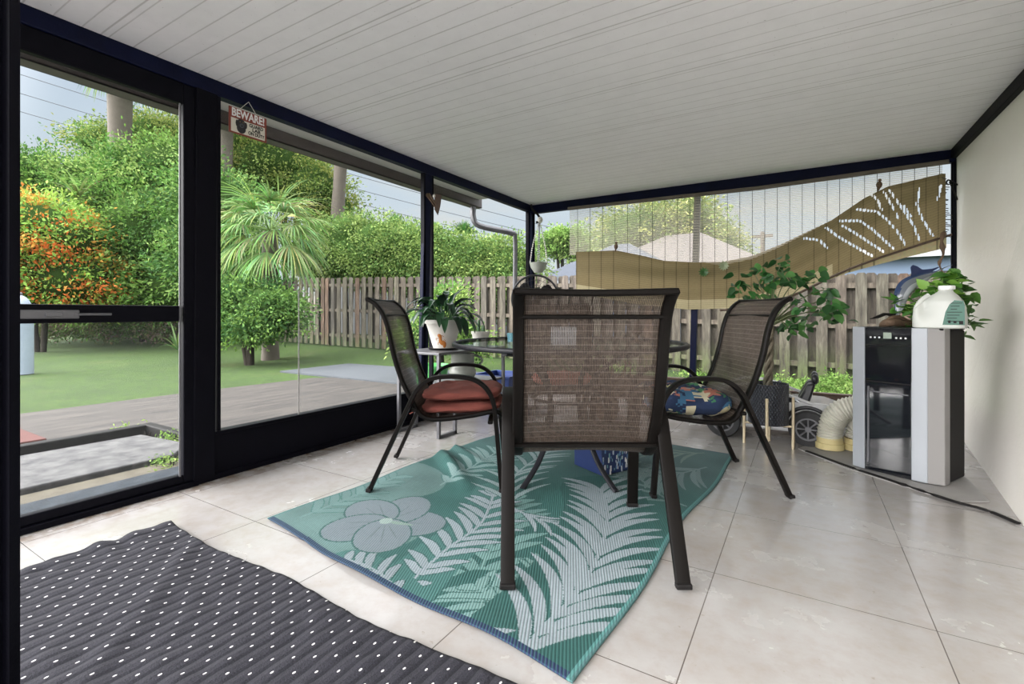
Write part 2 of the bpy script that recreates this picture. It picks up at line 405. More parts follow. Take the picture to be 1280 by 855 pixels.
def m_mat():
    m = material('charcoal_ribbed_mat', rough=.95); t, b = mt(m)
    g = t.node('ShaderNodeTexCoord').outputs['Object']; s = t.node('ShaderNodeSeparateXYZ', i_0=g); n = t.noise(5, g, 5); n2 = t.noise(220, g, 3)
    x, y = s.outputs[0], s.outputs[1]
    wob = t.math('MULTIPLY', n, .012)
    fx = t.math('FRACT', t.math('DIVIDE', t.math('ADD', x, wob), .048)); ribs = t.math('MINIMUM', fx, t.math('SUBTRACT', 1.0, fx))
    row = t.math('FLOOR', t.math('DIVIDE', t.math('ADD', x, wob), .048)); sh = t.math('MULTIPLY', t.math('FRACT', t.math('MULTIPLY', row, .5)), .062)
    fy = t.math('FRACT', t.math('DIVIDE', t.math('ADD', y, sh), .062)); dy = t.math('ABSOLUTE', t.math('SUBTRACT', fy, .5))
    dx = t.math('ABSOLUTE', t.math('SUBTRACT', fx, .5))
    d = t.math('ADD', t.math('POWER', t.math('MULTIPLY', dy, .062 / .0052), 2.0), t.math('POWER', t.math('MULTIPLY', dx, .048 / .0030), 2.0))
    dot = t.math('SUBTRACT', 1.0, t.step(d, .7, 1.1))
    c = t.ramp(n2, [(.3, (.005, .005, .009)), (.7, (.024, .023, .034))])
    c = t.mix(t.math('MULTIPLY', t.math('SUBTRACT', 1.0, t.step(ribs, .0, .22)), .6), c, (.010, .010, .015))
    c = t.mix(dot, c, (.75, .73, .72)); t.l.new(c, b.inputs['Base Color'])
    bn = t.node('ShaderNodeBump'); bn.inputs['Strength'].default_value = .8; bn.inputs['Distance'].default_value = .006
    t.l.new(t.math('ADD', t.step(ribs, 0.0, .3), t.math('MULTIPLY', n2, .5)), bn.inputs['Height']); t.l.new(bn.outputs[0], b.inputs['Normal']); return m
def m_rug():
    m = material('woven_rug', rough=.85, attr=True); t, b = mt(m)
    c = b.inputs['Base Color'].links[0].from_socket
    g = t.node('ShaderNodeTexCoord').outputs['Object']; s = t.node('ShaderNodeSeparateXYZ', i_0=g)
    d = t.math('ADD', s.outputs[0], t.math('MULTIPLY', s.outputs[1], .45)); f = t.math('FRACT', t.math('DIVIDE', d, .011)); f = t.math('MINIMUM', f, t.math('SUBTRACT', 1.0, f))
    k = t.step(f, .05, .35); t.l.new(t.mix(t.math('SUBTRACT', 1.0, k), c, t.mix(.5, c, (.03, .12, .11))), b.inputs['Base Color'])
    bn = t.node('ShaderNodeBump'); bn.inputs['Strength'].default_value = .4; bn.inputs['Distance'].default_value = .003
    t.l.new(k, bn.inputs['Height']); t.l.new(bn.outputs[0], b.inputs['Normal']); return m
def m_glass(name, tint=(.86, .93, .92), a=.28):
    m = bpy.data.materials.new(name); m.use_nodes = True; t = NT(m.node_tree); t.n.clear()
    gl = t.node('ShaderNodeBsdfGlossy'); gl.inputs['Roughness'].default_value = .03; tr = t.node('ShaderNodeBsdfTransparent'); t.put(tr.inputs[0], (*tint, 1))
    mx = t.node('ShaderNodeMixShader'); mx.inputs[0].default_value = a; t.l.new(tr.outputs[0], mx.inputs[1]); t.l.new(gl.outputs[0], mx.inputs[2])
    o = t.node('ShaderNodeOutputMaterial'); t.l.new(mx.outputs[0], o.inputs[0]); return m
def m_pot():
    m = material('black_diamond_pot', (.02, .022, .03), .4); t, b = mt(m)
    g = t.node('ShaderNodeTexCoord').outputs['Object']; s = t.node('ShaderNodeSeparateXYZ', i_0=g)
    an = t.math('MULTIPLY', t.math('ARCTAN2', s.outputs[1], s.outputs[0]), .13)
    def fr(v):
        f = t.math('FRACT', t.math('DIVIDE', v, .02)); return t.math('MINIMUM', f, t.math('SUBTRACT', 1.0, f))
    k = t.math('MINIMUM', fr(t.math('ADD', an, t.math('MULTIPLY', s.outputs[2], .6))), fr(t.math('SUBTRACT', an, t.math('MULTIPLY', s.outputs[2], .6))))
    k = t.step(k, 0, .3); bn = t.node('ShaderNodeBump'); bn.inputs['Distance'].default_value = .006
    t.l.new(k, bn.inputs['Height']); t.l.new(bn.outputs[0], b.inputs['Normal'])
    t.l.new(t.mix(k, (.008, .008, .012), (.055, .06, .08)), b.inputs['Base Color']); return m
FLOOR, CEIL, WALL, SLING, FENCE, LAWN = m_floor(), m_ceiling(), m_wall(), m_sling(), m_fence(), m_ground()
SCREEN = m_veil('insect_screen', (.10, .105, .11), .10)
VINYL = m_glass('clear_vinyl', (.93, .94, .93), .035)
HAZY = m_veil('dusty_vinyl', (.50, .53, .55), .07, .4)
GLASS = m_glass('table_glass', (.80, .88, .86), .22)
NET = m_veil('bamboo_net', (.80, .72, .60), .36, stripe=.016)

# ================================================================== SETTING
LX, BY, CH = -2.88, 5.2, 2.28
RX = 1.06
struct('floor', MB().box((LX - .07, -1.6, -.12), (RX + .25, BY + .07, 0)), FLOOR)
struct('ceiling', MB().box((LX - .05, -.9, CH), (RX + .25, BY + .05, CH + .08)), CEIL)
def rbase(y): return RX + (.84 - RX) * (BY - y) / (BY - 3.0)     # foot of the rendered wall runs slightly into the room
def wall_right():
    mb = MB(); ys = [-.6, 3.0, BY + .05]
    for a, b in zip(ys, ys[1:]):
        mb.hexa([(max(rbase(a), .84 if a < 3 else 0), a, 0), (RX + .25, a, 0), (RX + .25, b, 0), (max(rbase(b), .84 if b <= 3 else 0), b, 0)],
                [(RX, a, CH), (RX + .25, a, CH), (RX + .25, b, CH), (RX, b, CH)])
    return mb
WR = struct('wall_right', wall_right(), WALL)
tag(build('shadow_strip', sweep(catmull([(.02, 3.84, .010), (.26, 3.565, .010), (.44, 3.395, .010), (.64, 3.20, .010), (.75, 3.14, .008), (.825, 3.02, .008)], 6), .014, .006, side=(1, -1, 0), seg=8), PLAIN['matte_black'], smooth=True), 'flat black strip for the shadow gap under the board and the dark line at the cream wall foot', 'strip')  # black strip modelled for the shaded gap under the board, continued along the wall
struct('trim_1', MB().box((RX - .035, -.6, CH - .075), (RX + .02, BY, CH)), PLAIN['black_frame'], bevel=.004)
# left wall -------------------------------------------------------
def lean_post(x0, x1, y0, y1, z0, z1, dy=-.0, dx=0.0, mb=None):
    mb = mb or MB()
    return mb.hexa([(x0 + dx, y0 + dy, z0), (x1 + dx, y0 + dy, z0), (x1 + dx, y1 + dy, z0), (x0 + dx, y1 + dy, z0)], [(x0, y0, z1), (x1, y0, z1), (x1, y1, z1), (x0, y1, z1)])
struct('trim_2', MB().box((LX - .045, -.9, CH - .085), (LX + .02, BY + .03, CH)), PLAIN['navy_frame'], bevel=.005)
struct('trim_3', lean_post(LX - .03, LX + .02, 1.36, 1.475, 0, CH - .08, -.015), PLAIN['black_frame'], bevel=.006)
struct('trim_4', lean_post(LX - .03, LX + .01, 3.25, 3.34, .0, CH - .08, -.07), PLAIN['navy_frame'], bevel=.005)
struct('trim_5', lean_post(LX - .04, LX + .03, BY - .06, BY + .03, 0, CH - .08), PLAIN['navy_frame'], bevel=.005)
struct('wall_left', MB().box((LX - .03, 1.45, 0), (LX, BY, .26)).box((LX - .05, 1.45, .255), (LX + .018, BY, .275)).box((LX - .03, 1.45, 0), (LX + .014, BY, .03)), PLAIN['black_frame'], bevel=.003)
# screen door
def screen_door():
    d = struct('door_1', MB().box((LX - .03, .05, CH - .196), (LX + .012, 1.301, CH - .085)).box((LX - .04, -.1, 0), (LX + .012, .05, CH - .09))
               .box((LX - .03, 1.30, .03), (LX + .012, 1.36, CH - .086)).box((LX - .03, .05, .03), (LX + .012, 1.301, .075)).box((LX - .04, .05, .905), (LX + .012, 1.29, .99)), PLAIN['black_frame'], bevel=.006)
    build('screen_panel', sheet(LX - .01, .05, 1.29, .985, CH - .19), SCREEN, d)
    build('lower_panel', sheet(LX - .01, .05, 1.29, .07, .91), HAZY, d)
    l = build('latch', MB().box((LX + .012, .60, .925), (LX + .024, .86, .965)).box((LX + .024, .74, .935), (LX + .034, .80, .955)), PLAIN['grey_metal'], d, bevel=.004)
    build('latch_bolt', sweep([(LX + .02, .84, .945), (LX + .02, .98, .945)], .006), PLAIN['grey_metal'], l, smooth=True)
    build('edge_strip', MB().box((LX + .008, 1.278, .07), (LX + .014, 1.286, CH - .2)), PLAIN['grey_metal'], d)
    struct('door_2', MB().box((LX - .05, -.1, -.0), (LX + .03, 1.37, .028)), PLAIN['black_frame'], bevel=.004)
screen_door()
# near jamb beside the photographer
x, y = C(-.975, .90)
M = Matrix.Translation((x, y, 0)) @ Matrix.Rotation(TH, 4, 'Z')
J = struct('door_3', MB().box((-.05, 0, 0), (.0325, .02, CH), M=M).box((.014, -.012, 0), (.020, .0, CH), M=M), PLAIN['black_frame'])
build('metal_edge', MB().box((.004, -.008, 0), (.012, .0, CH), M=M), PLAIN['silver'], J)
# windows
def window(n, y0, y1, hazy):
    fr = MB().box((LX - .03, y0, .27), (LX + .01, y0 + .02, CH - .085)).box((LX - .03, y1 - .02, .27), (LX + .01, y1, CH - .085))
    wd = struct('window_%d' % n, fr, PLAIN['black_frame'])
    build('screen_panel', sheet(LX - .01, y0, y1, .27, CH - .085), SCREEN, wd)
    for a, b, h in hazy:
        build('vinyl_sheet', sheet(LX + .003, a, b, .275, h), HAZY, wd)
        build('sheet_seam', MB().box((LX + .003, a - .004, .275), (LX + .005, a + .004, h)), PLAIN['board'], wd)
window(1, 1.475, 3.25, [(2.0, 3.2, 1.1)])
window(2, 3.34, BY - .06, [])
# back wall
B = struct('wall_back', MB().box((LX, BY, 0), (RX, BY + .03, .215)).box((LX, BY - .018, .21), (RX, BY + .04, .225)).box((LX, BY, .2), (-.95, BY + .03, .26)).box((LX, BY - .018, .255), (-.95, BY + .04, .275)), PLAIN['brown'], bevel=.003)
struct('trim_6', MB().box((LX, BY - .02, CH - .105), (RX, BY + .04, CH)), PLAIN['navy_frame'], bevel=.005)
p = PY(872, 420, BY)
struct('trim_7', lean_post(p.x - .03, p.x + .03, BY - .02, BY + .035, .26, CH - .08, 0, -.05), PLAIN['navy_frame'], bevel=.004)
struct('trim_8', lean_post(RX - .018, RX + .01, BY - .02, BY + .04, 0, CH - .08), PLAIN['black_frame'], bevel=.004)
W3 = struct('window_3', MB().box((LX + .03, BY + .0, .27), (LX + .045, BY + .02, CH - .09)), PLAIN['black_frame'])
build('screen_panel', sheety(BY + .01, LX + .03, p.x - .03, .27, CH - .09), SCREEN, W3)
W4 = struct('window_4', MB().box((RX - .028, BY + .0, .27), (RX - .018, BY + .02, CH - .09)), PLAIN['black_frame'])
build('screen_panel', sheety(BY + .01, p.x + .03, RX - .018, .27, CH - .09), SCREEN, W4)

fill_lamp(-.2, -.55, 10, 'added round fill lamp out of view behind the photographer, nearer the cream wall'); fill_lamp(-1.9, -.5, 6, 'added round fill lamp out of view behind the photographer, nearer the screen door')

# eaves, gutter and downspout outside the left wall
struct('trim_9', MB().box((LX - .40, -1, CH + .01), (LX - .05, BY - .55, CH + .04)), PLAIN['soffit'])
g_ = thing('rain_gutter', 'long brown gutter running under the eaves outside the left screens', 'gutter', (LX - .45, 2, CH - .05))
g_.part('trough', MB().box((-.05, -3, -.03), (-.042, BY - 2.5, .11)).box((-.05, -3, -.03), (.055, BY - 2.5, -.022)).box((.048, -3, -.03), (.055, BY - 2.5, .11)).box((-.05, BY - 2.5, -.03), (.055, BY - 2.492, .11)), PLAIN['gutter'])
pts = [(LX - .43, BY - .62, CH - .08), (LX - .43, BY - .62, CH - .20), (LX - .38, BY - .56, CH - .30), (LX - .14, BY - .24, CH - .36), (LX - .11, BY - .2, CH - .44), (LX - .11, BY - .2, CH - 1.0), (LX - .11, BY - .2, 0)]
tag(build('downspout', sweep(catmull(pts, 5), .032, .026, seg=12, sq=5), PLAIN['grey_metal'], smooth=True), 'grey blue downspout bending from the gutter end beside the corner post', 'downspout')

# ================================================================== GROUND OUTSIDE
def gz(x, y):
    k = min(max((y - 5.5) / 2.4, 0), 1); return -.03 + max(0, .018 * (.5 - x)) * k * (3 - 2 * k) * k * .85
def lawn():
    xs = np.concatenate([np.linspace(-60, -14, 12), np.linspace(-12, LX - .07, 14)]); ys = list(np.linspace(-14, 4, 8)) + list(np.linspace(5.27, 9, 14)) + [12, 20, 60]
    mb = MB()
    for (X0, X1) in ((-60, LX - .07),): pass
    XS = list(xs); vs = [(x, y, gz(x, y)) for y in ys for x in XS]; n = len(XS)
    mb.add(vs, [(j * n + i, j * n + i + 1, (j + 1) * n + i + 1, (j + 1) * n + i) for j in range(len(ys) - 1) for i in range(n - 1)])
    XS = [LX - .07, -1.5, 0, 2, 8, 40]; ys = list(np.linspace(5.27, 9, 14)) + [12, 20, 60]; n = len(XS); vs = [(x, y, gz(x, y)) for y in ys for x in XS]
    mb.add(vs, [(j * n + i, j * n + i + 1, (j + 1) * n + i + 1, (j + 1) * n + i) for j in range(len(ys) - 1) for i in range(n - 1)])
    return mb
o = build('ground', lawn(), LAWN); o['kind'] = 'structure'
SAND = m_path('worn_path', (.020, .017, .016), (.075, .065, .055), (3.5, .5, 1), 3.0)
o = build('path', MB().add([(-6.55, -3, -.022), (-2.95, -3, -.022), (-2.95, 7, -.022), (-3.9, 7, -.022), (-6.3, 4.6, -.022), (-6.45, 2.9, -.022)], [(0, 1, 2, 3, 4, 5)]), SAND); o['kind'] = 'structure'
CONC = m_path('patio_concrete', (.055, .063, .073), (.08, .09, .10), (1, 1, 1), 1.5)
o = build('patio_slab', MB().box((-7.4, 4.8, -.05), (-3.1, 7.3, -.005)), CONC); o['kind'] = 'structure'; o['label'] = 'pale concrete slab on the ground by the back fence'
STONE = m_path('grey_stone', (.03, .03, .033), (.13, .128, .125), (1.5, 1.5, 1), 6)
tag(build('stone_slab', MB().add([(-4.42, -1, .03), (-3.52, -1, .03), (-3.50, 1.52, .03), (-3.72, 1.72, .03), (-4.30, 1.66, .03), (-4.42, -1, -.02), (-3.52, -1, -.02), (-3.50, 1.52, -.02), (-3.72, 1.72, -.02), (-4.30, 1.66, -.02)],
    [(0, 1, 2, 3, 4), (1, 6, 7, 2), (0, 5, 6, 1), (2, 7, 8, 3), (3, 8, 9, 4), (4, 9, 5, 0)]), STONE, bevel=.01), 'weathered grey stone step outside the screen door', 'step')
tag(build('wooden_edging', MB().box((-4.56, -1, -.03), (-4.47, 1.76, .06)).box((-4.56, 1.76, -.03), (-3.2, 1.83, .06)), PLAIN['matte_black'], bevel=.01), 'dark wooden edging board around the grey stone step', 'edging')
tag(build('paving_strip', MB().box((-3.48, -1, -.02), (-3.28, 1.9, .0)), m_path('tan_stone', (.06, .05, .03), (.12, .105, .075), s=9)), 'tan stone strip between the stone step and blue mat', 'paving')
tag(build('red_paver', MB().box((-5.35, -.6, -.02), (-4.66, .96, .055)).box((-5.3, .97, -.02), (-4.66, 1.22, .05)), m_path('red_brick', (.06, .018, .014), (.12, .038, .03), (4, 1, 1), 5), bevel=.01), 'red paving slab beyond the dark edging board', 'paver')
tag(build('door_mat', grid(40, 30, lambda u, v: Vector((-3.26 + .3 * u, -.2 + 1.75 * v, .012 + .004 * math.sin(v * 60) * math.sin(u * 9)))), m_path('blue_mat', (.003, .006, .010), (.022, .036, .052), (3, 9, 1), 12), solid=.01), 'blue ribbed doormat just outside the screen door', 'mat')

# ---- fence
def fence():
    r = thing('wooden_fence', 'weathered wooden shadow box fence across the back of the garden', 'fence', (0, 7.9, 0))
    def top(x): return 1.48 + .033 * (.52 - x)
    def bot(x): return gz(x, 7.9) + .03
    X0, X1 = -15.0, 6.4; n = 9; L = (X1 - X0) / n
    for k in range(n):
        mb = MB(); a = X0 + k * L; x = a
        while x < a + L - .01:
            w_ = .125 + random.uniform(-.006, .006); j = random.uniform(-.012, .012); sh = random.uniform(.78, 1.15); tint = (sh * random.uniform(.96, 1.06), sh, sh * random.uniform(.9, 1.03)) if random.random() > .12 else (sh * 1.25, sh * .93, sh * .8)
            t_, b_ = top(x) + j, bot(x)
            mb.prism([(x, -.045, b_), (x + w_, -.045, b_), (x + w_, -.045, t_ - .03), (x + w_ - .025, -.045, t_), (x + .025, -.045, t_), (x, -.045, t_ - .03)], (0, .018, 0), tint)
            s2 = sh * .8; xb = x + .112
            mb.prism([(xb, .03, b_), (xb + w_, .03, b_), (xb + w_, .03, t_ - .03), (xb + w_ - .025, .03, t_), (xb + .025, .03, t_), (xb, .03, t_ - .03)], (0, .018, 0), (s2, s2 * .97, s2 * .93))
            x += .222
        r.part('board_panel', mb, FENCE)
        for f in (.13, .5, .87):
            z0 = bot(a) + (top(a) - bot(a)) * f; z1 = bot(a + L) + (top(a + L) - bot(a + L)) * f
            r.part('rail', MB().hexa([(a, -.026, z0), (a, .03, z0), (a + L, .03, z1), (a + L, -.026, z1)], [(a, -.026, z0 + .07), (a, .03, z0 + .07), (a + L, .03, z1 + .07), (a + L, -.026, z1 + .07)], (1.1, 1.05, 1)), FENCE)
        r.part('post', MB().box((a - .045, .05, bot(a) - .2), (a + .045, .13, top(a) - .05), (.9, .9, .9)), FENCE)
fence()

# ================================================================== PLANTS
def leaf_mesh(name, cen, nrm, size, cols, mat, parent=None, aspect=.45, off=None):
    """many pointed leaves as one mesh: cen (N,3), nrm = pointing direction (N,3)"""
    N = len(cen); d = nrm / np.linalg.norm(nrm, axis=1)[:, None]
    up = RNG.normal(size=(N, 3)); sd = np.cross(d, up); sd /= np.linalg.norm(sd, axis=1)[:, None] + 1e-9; nn = np.cross(sd, d)
    s = size[:, None]
    V = np.stack([cen, cen + d * s * .45 + sd * s * aspect * .5 + nn * s * .08, cen + d * s, cen + d * s * .45 - sd * s * aspect * .5 + nn * s * .08], 1).reshape(-1, 3)
    if off is not None: V = V - np.array(off)
    me = bpy.data.meshes.new(name); me.vertices.add(4 * N); me.vertices.foreach_set('co', V.ravel()); me.loops.add(4 * N); me.loops.foreach_set('vertex_index', np.arange(4 * N))
    me.polygons.add(N); me.polygons.foreach_set('loop_start', np.arange(N) * 4); me.update(calc_edges=True)
    ca = me.color_attributes.new('Col', 'FLOAT_COLOR', 'CORNER'); ca.data.foreach_set('color', np.repeat(np.c_[cols, np.ones(N)], 4, axis=0).ravel())
    return link(name, me, mat, parent)

def crown(name, blobs, n, ls, pal, parent, off, seed=0, clump=.16, aspect=.45):
    """blobs: (cx,cy,cz,rx,ry,rz); leaves gathered in clumps over the blob surfaces"""
    R = np.random.RandomState(seed); B_ = np.array(blobs); wts = (B_[:, 3] * B_[:, 5]); wts = wts / wts.sum()
    n = int(n * 1.9); nc = max(n // 60, 1); bi = R.choice(len(B_), nc, p=wts); dirs = R.normal(size=(nc, 3)); dirs /= np.linalg.norm(dirs, axis=1)[:, None]
    rr = R.uniform(.55, 1.05, nc)[:, None]; cc = B_[bi, :3] + dirs * B_[bi, 3:6] * rr
    ci = R.randint(0, nc, n); dev = R.normal(size=(n, 3)); cen = cc[ci] + dev * clump * np.array([1, 1, .6])
    nr = dirs[ci] * .8 + R.normal(size=(n, 3)) * .6 + np.array([0, 0, -.15]); pal = np.array(pal)
    cb = pal[R.randint(0, len(pal), nc)]; cols = cb[ci] * R.uniform(.8, 1.45, (n, 1))
    return leaf_mesh(name, cen, nr, R.uniform(.6, 1.2, n) * ls * .62, cols, PLAIN['leaf_far'], parent, aspect, off)

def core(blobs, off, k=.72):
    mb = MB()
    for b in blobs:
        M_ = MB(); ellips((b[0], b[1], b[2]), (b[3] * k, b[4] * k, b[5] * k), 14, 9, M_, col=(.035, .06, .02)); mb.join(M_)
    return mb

GR = [(.09, .20, .045), (.14, .27, .06), (.07, .15, .04), (.20, .31, .085)]
OL = [(.17, .24, .06), (.24, .30, .08), (.12, .19, .045), (.30, .32, .09)]
LM = [(.18, .30, .07), (.14, .25, .055), (.25, .35, .10)]
DK = [(.05, .12, .035), (.08, .17, .045), (.12, .22, .06)]
def bush(name, label, cat, blobs, n, ls, pal, seed, group=None, trunk=None, clump=.16, aspect=.45):
    cx = sum(b[0] for b in blobs) / len(blobs); cy = sum(b[1] for b in blobs) / len(blobs); loc = (cx, cy, gz(cx, cy))
    r = thing(name, label, cat, loc, group=group)
    crown('foliage', blobs, n, ls, pal, r.o, loc, seed, clump, aspect)
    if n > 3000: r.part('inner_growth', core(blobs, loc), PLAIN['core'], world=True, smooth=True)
    tm = MB(); zt = min(b[2] for b in blobs)
    tk = min(1, blobs[0][3] * 1.2)
    for k in range(3):
        a = random.uniform(-.3, .3) * tk; sweep([(cx + a * .3, cy + a * .2, gz(cx, cy)), (cx + a, cy + a * .5, max(zt, .03))], (trunk or .06), seg=8, mb=tm)
    r.part('trunk', tm, PLAIN['trunk_far'], world=True, smooth=True)
    return r
def BL(px, py, z, rx, rz, ry=None):
    p_ = PD(px, py, z); return (p_.x, p_.y, p_.z, rx, ry or rx, rz)
K = 1 / 600
# big leafy shrubs beyond the lawn (seen through the door)
bush('shrub', 'tall bright green layered shrub filling the screen door view beside the black post', 'shrub', [BL(200, 300, 14.2, 1.9, 2.2), BL(160, 250, 14.8, 1.6, 1.6), BL(215, 215, 15, 1.6, 1.0), BL(130, 340, 14, 1.4, 1.6), BL(235, 360, 13.6, 1.4, 1.2), BL(120, 225, 15.5, 1.2, .8)], 30000, .20, GR + LM, 1, clump=.24)
bush('shrub', 'green shrub rising above the orange leaved croton', 'shrub', [BL(40, 225, 15.5, 1.9, 1.0), BL(75, 250, 15.2, 1.2, 1.0), BL(15, 250, 15, 1.5, 1.5)], 12000, .2, GR, 2, clump=.24)
bush('croton_bush', 'croton bush with orange and red leaves over the lawn', 'bush', [BL(40, 290, 12, 1.3, .95), BL(88, 300, 12.2, .95, .75), BL(25, 340, 11.8, 1.1, 1.1), BL(85, 352, 12.2, 1.2, .9), BL(20, 262, 12.2, .8, .5)], 14000, .19, [(.62, .16, .04), (.55, .28, .06), (.25, .42, .08), (.33, .48, .10), (.2, .36, .07), (.28, .42, .1)], 3, clump=.2)
bush('tree', 'olive green tree behind the thick palm trunk', 'tree', [BL(150, 185, 19, 1.7, .9), BL(205, 180, 19, 1.8, 1.2), BL(120, 172, 19.5, .8, .4), BL(225, 205, 18.5, 1.6, 1.2), BL(185, 162, 19.5, .9, .5)], 14000, .2, OL + GR[:1], 4, clump=.25)
bush('tree', 'broad yellow green tree behind the drooping fan palm', 'tree', [BL(345, 215, 19, 2.3, 1.6), BL(300, 200, 19, 2.0, 1.8), BL(390, 245, 18.5, 1.5, 1.5), BL(420, 265, 18.5, .9, .9), BL(340, 185, 19.5, 1.4, .7), BL(375, 215, 19, 1.0, .7)], 16000, .22, OL, 5, clump=.28)
bush('bush', 'low dark leafy bush under the fan palm', 'bush', [BL(330, 385, 9.0, .62, .5), BL(295, 375, 9.2, .6, .55), BL(350, 392, 9.0, .45, .4), BL(318, 410, 8.8, .5, .3), BL(278, 395, 9.2, .4, .5)], 9000, .13, LM[:2] + DK, 6, clump=.13)
bush('shrub', 'green shrub between the black post and the fan palm', 'shrub', [BL(272, 330, 12.5, 1.2, 1.4), BL(268, 260, 13, 1.2, 1.1)], 8000, .2, GR + DK, 8, clump=.22)
# clipped hedge behind the fence
hs = [(438, 284, 13.6), (470, 290, 13.3), (505, 296, 13.0), (535, 302, 12.6), (567, 310, 12.3), (600, 318, 12.0), (635, 325, 11.7), (400, 290, 14.2)]
for i, (a, b_, z) in enumerate(hs):
    bush('hedge_bush', ['rounded hedge bush behind the fence, second right of the leaning trunk', 'lime topped hedge bush behind the fence left of the middle post', 'hedge bush showing just left of the middle window post above fence', 'hedge bush behind the fence right at the middle window post', 'hedge bush below the larger far palm', 'hedge bush behind the fence left of the utility pole', 'low hedge bush between the utility pole and downspout', 'hedge bush at the foot of the leaning palm trunk'][i], 'bush',
         [BL(a, b_ + 14, z, .85, .8), BL(a + 5, b_ + 34, z, .95, .9), BL(a - 10, b_ + 8, z + .3, .6, .45)], 6500, .15, [(.18, .26, .07), (.12, .21, .06), (.08, .15, .04), (.22, .30, .09)], 20 + i, group='hedge bushes behind the fence', clump=.17)
bush('tree', 'yellow green tree behind the grey brown roof, seen through the net', 'tree', [BL(800, 295, 24, 2.6, 1.6), BL(850, 285, 24, 2.2, 1.5), BL(770, 310, 24, 1.6, 1.1), BL(895, 310, 24, 1.4, 1.2), BL(905, 300, 25, .9, .8)], 12000, .3, OL + [(.5, .5, .2)], 40, clump=.35)
bush('tree', 'small green tree above the blue grey roof in the corner gap', 'tree', [BL(690, 305, 20, .9, .5), BL(708, 300, 20, .8, .7), BL(718, 308, 20, .8, .7)], 4000, .22, LM, 41, clump=.2)
bush('weed', 'low garden weeds at the foot of the fence behind the spare chair', 'weed', [BL(760, 470, 8, .5, .12), BL(790, 465, 8.2, .4, .15), BL(880, 478, 7.2, .5, .10)], 2500, .09, LM, 42, clump=.08)
bush('weed', 'low garden weeds at the foot of the fence behind the toy car', 'weed', [BL(1010, 488, 6.1, .5, .09), BL(1060, 484, 6.0, .4, .12), BL(970, 480, 6.5, .3, .1)], 2500, .08, LM, 43, clump=.07)
bush('bush', 'leafy yellow green bush outside behind the peace lily', 'bush', [BL(545, 410, 7.3, .32, .3), BL(520, 425, 7.2, .3, .3), BL(560, 385, 7.3, .28, .35), BL(590, 430, 7.2, .3, .22)], 4500, .11, LM + GR[:1], 44, clump=.1)
bush('weed', 'green sprig growing beside the stone step', 'weed', [BL(212, 578, 3.05, .05, .05), BL(216, 590, 2.95, .04, .04)], 220, .045, LM, 45, clump=.035, trunk=.004)
bush('weed', 'tiny green weed at the corner of the edging board', 'weed', [BL(214, 545, 3.55, .07, .05), BL(158, 540, 3.9, .04, .03)], 160, .05, LM, 46, clump=.04, trunk=.004)

ug = crown('undergrowth', [BL(x_, 408, 14.2 - abs(x_ - 130) * .004, 1.0, .30) for x_ in range(30, 260, 24)] + [BL(x_, 396, 15.5, 1.2, .6) for x_ in range(10, 280, 30)], 16000, .16, [(.06, .11, .03), (.11, .13, .05), (.15, .13, .07), (.09, .16, .04), (.16, .11, .09)], None, None, 77, .2)
ug['kind'] = 'stuff'; ug['label'] = 'dark low undergrowth along the far edge of the lawn'; ug['category'] = 'undergrowth'
# palms --------------------------------------------------------------
def blade(mb, base, d, length, width, droop, col, n=4, side=None):
    d = Vector(d).normalized(); sd = Vector(side) if side else d.cross(Vector((0, 0, 1)));
    if sd.length < .01: sd = Vector((1, 0, 0))
    sd.normalize(); p = Vector(base); L = length / n; vs = []; dd = d.copy()
    prof = [.35, 1, .9, .6, .05] if n == 4 else [.25] + [math.sin(PI * min(.98, (i + .6) / (n + .6))) ** .7 for i in range(1, n)] + [.04]
    for i in range(n + 1):
        w_ = width * prof[min(i, len(prof) - 1)] / 2; vs += [p - sd * w_, p + sd * w_]
        dd = (dd + Vector((0, 0, -droop / n))).normalized(); p = p + dd * L
    mb.add(vs, [(2 * i, 2 * i + 1, 2 * i + 3, 2 * i + 2) for i in range(n)], col)
def fan_frond(mb, base, d, petiole, R_, pal, nl=20, droop=.9, width=.035):
    d = Vector(d).normalized(); mid = Vector(base) + d * petiole + Vector((0, 0, -petiole * .12)); sweep([base, (Vector(base) + mid) / 2 + Vector((0, 0, .06 * petiole)), mid], .012, seg=4, mb=mb, col=pal[1])
    sd = d.cross(Vector((0, 0, 1)));
    if sd.length < .05: sd = Vector((1, 0, 0))
    sd.normalize(); col = random.choice(pal)
    for k in range(nl):
        a = (k / (nl - 1) - .5) * 2.5; v = d * math.cos(a) + sd * math.sin(a) + Vector((0, 0, .12)); c = tuple(x * random.uniform(.8, 1.35) for x in col)
        blade(mb, mid, v, R_ * random.uniform(.8, 1.05) * (1 - .25 * abs(a) / 1.25), width, droop * random.uniform(.8, 1.3), c, 4, side=v.cross(d.cross(sd)) if abs(a) > .02 else sd)
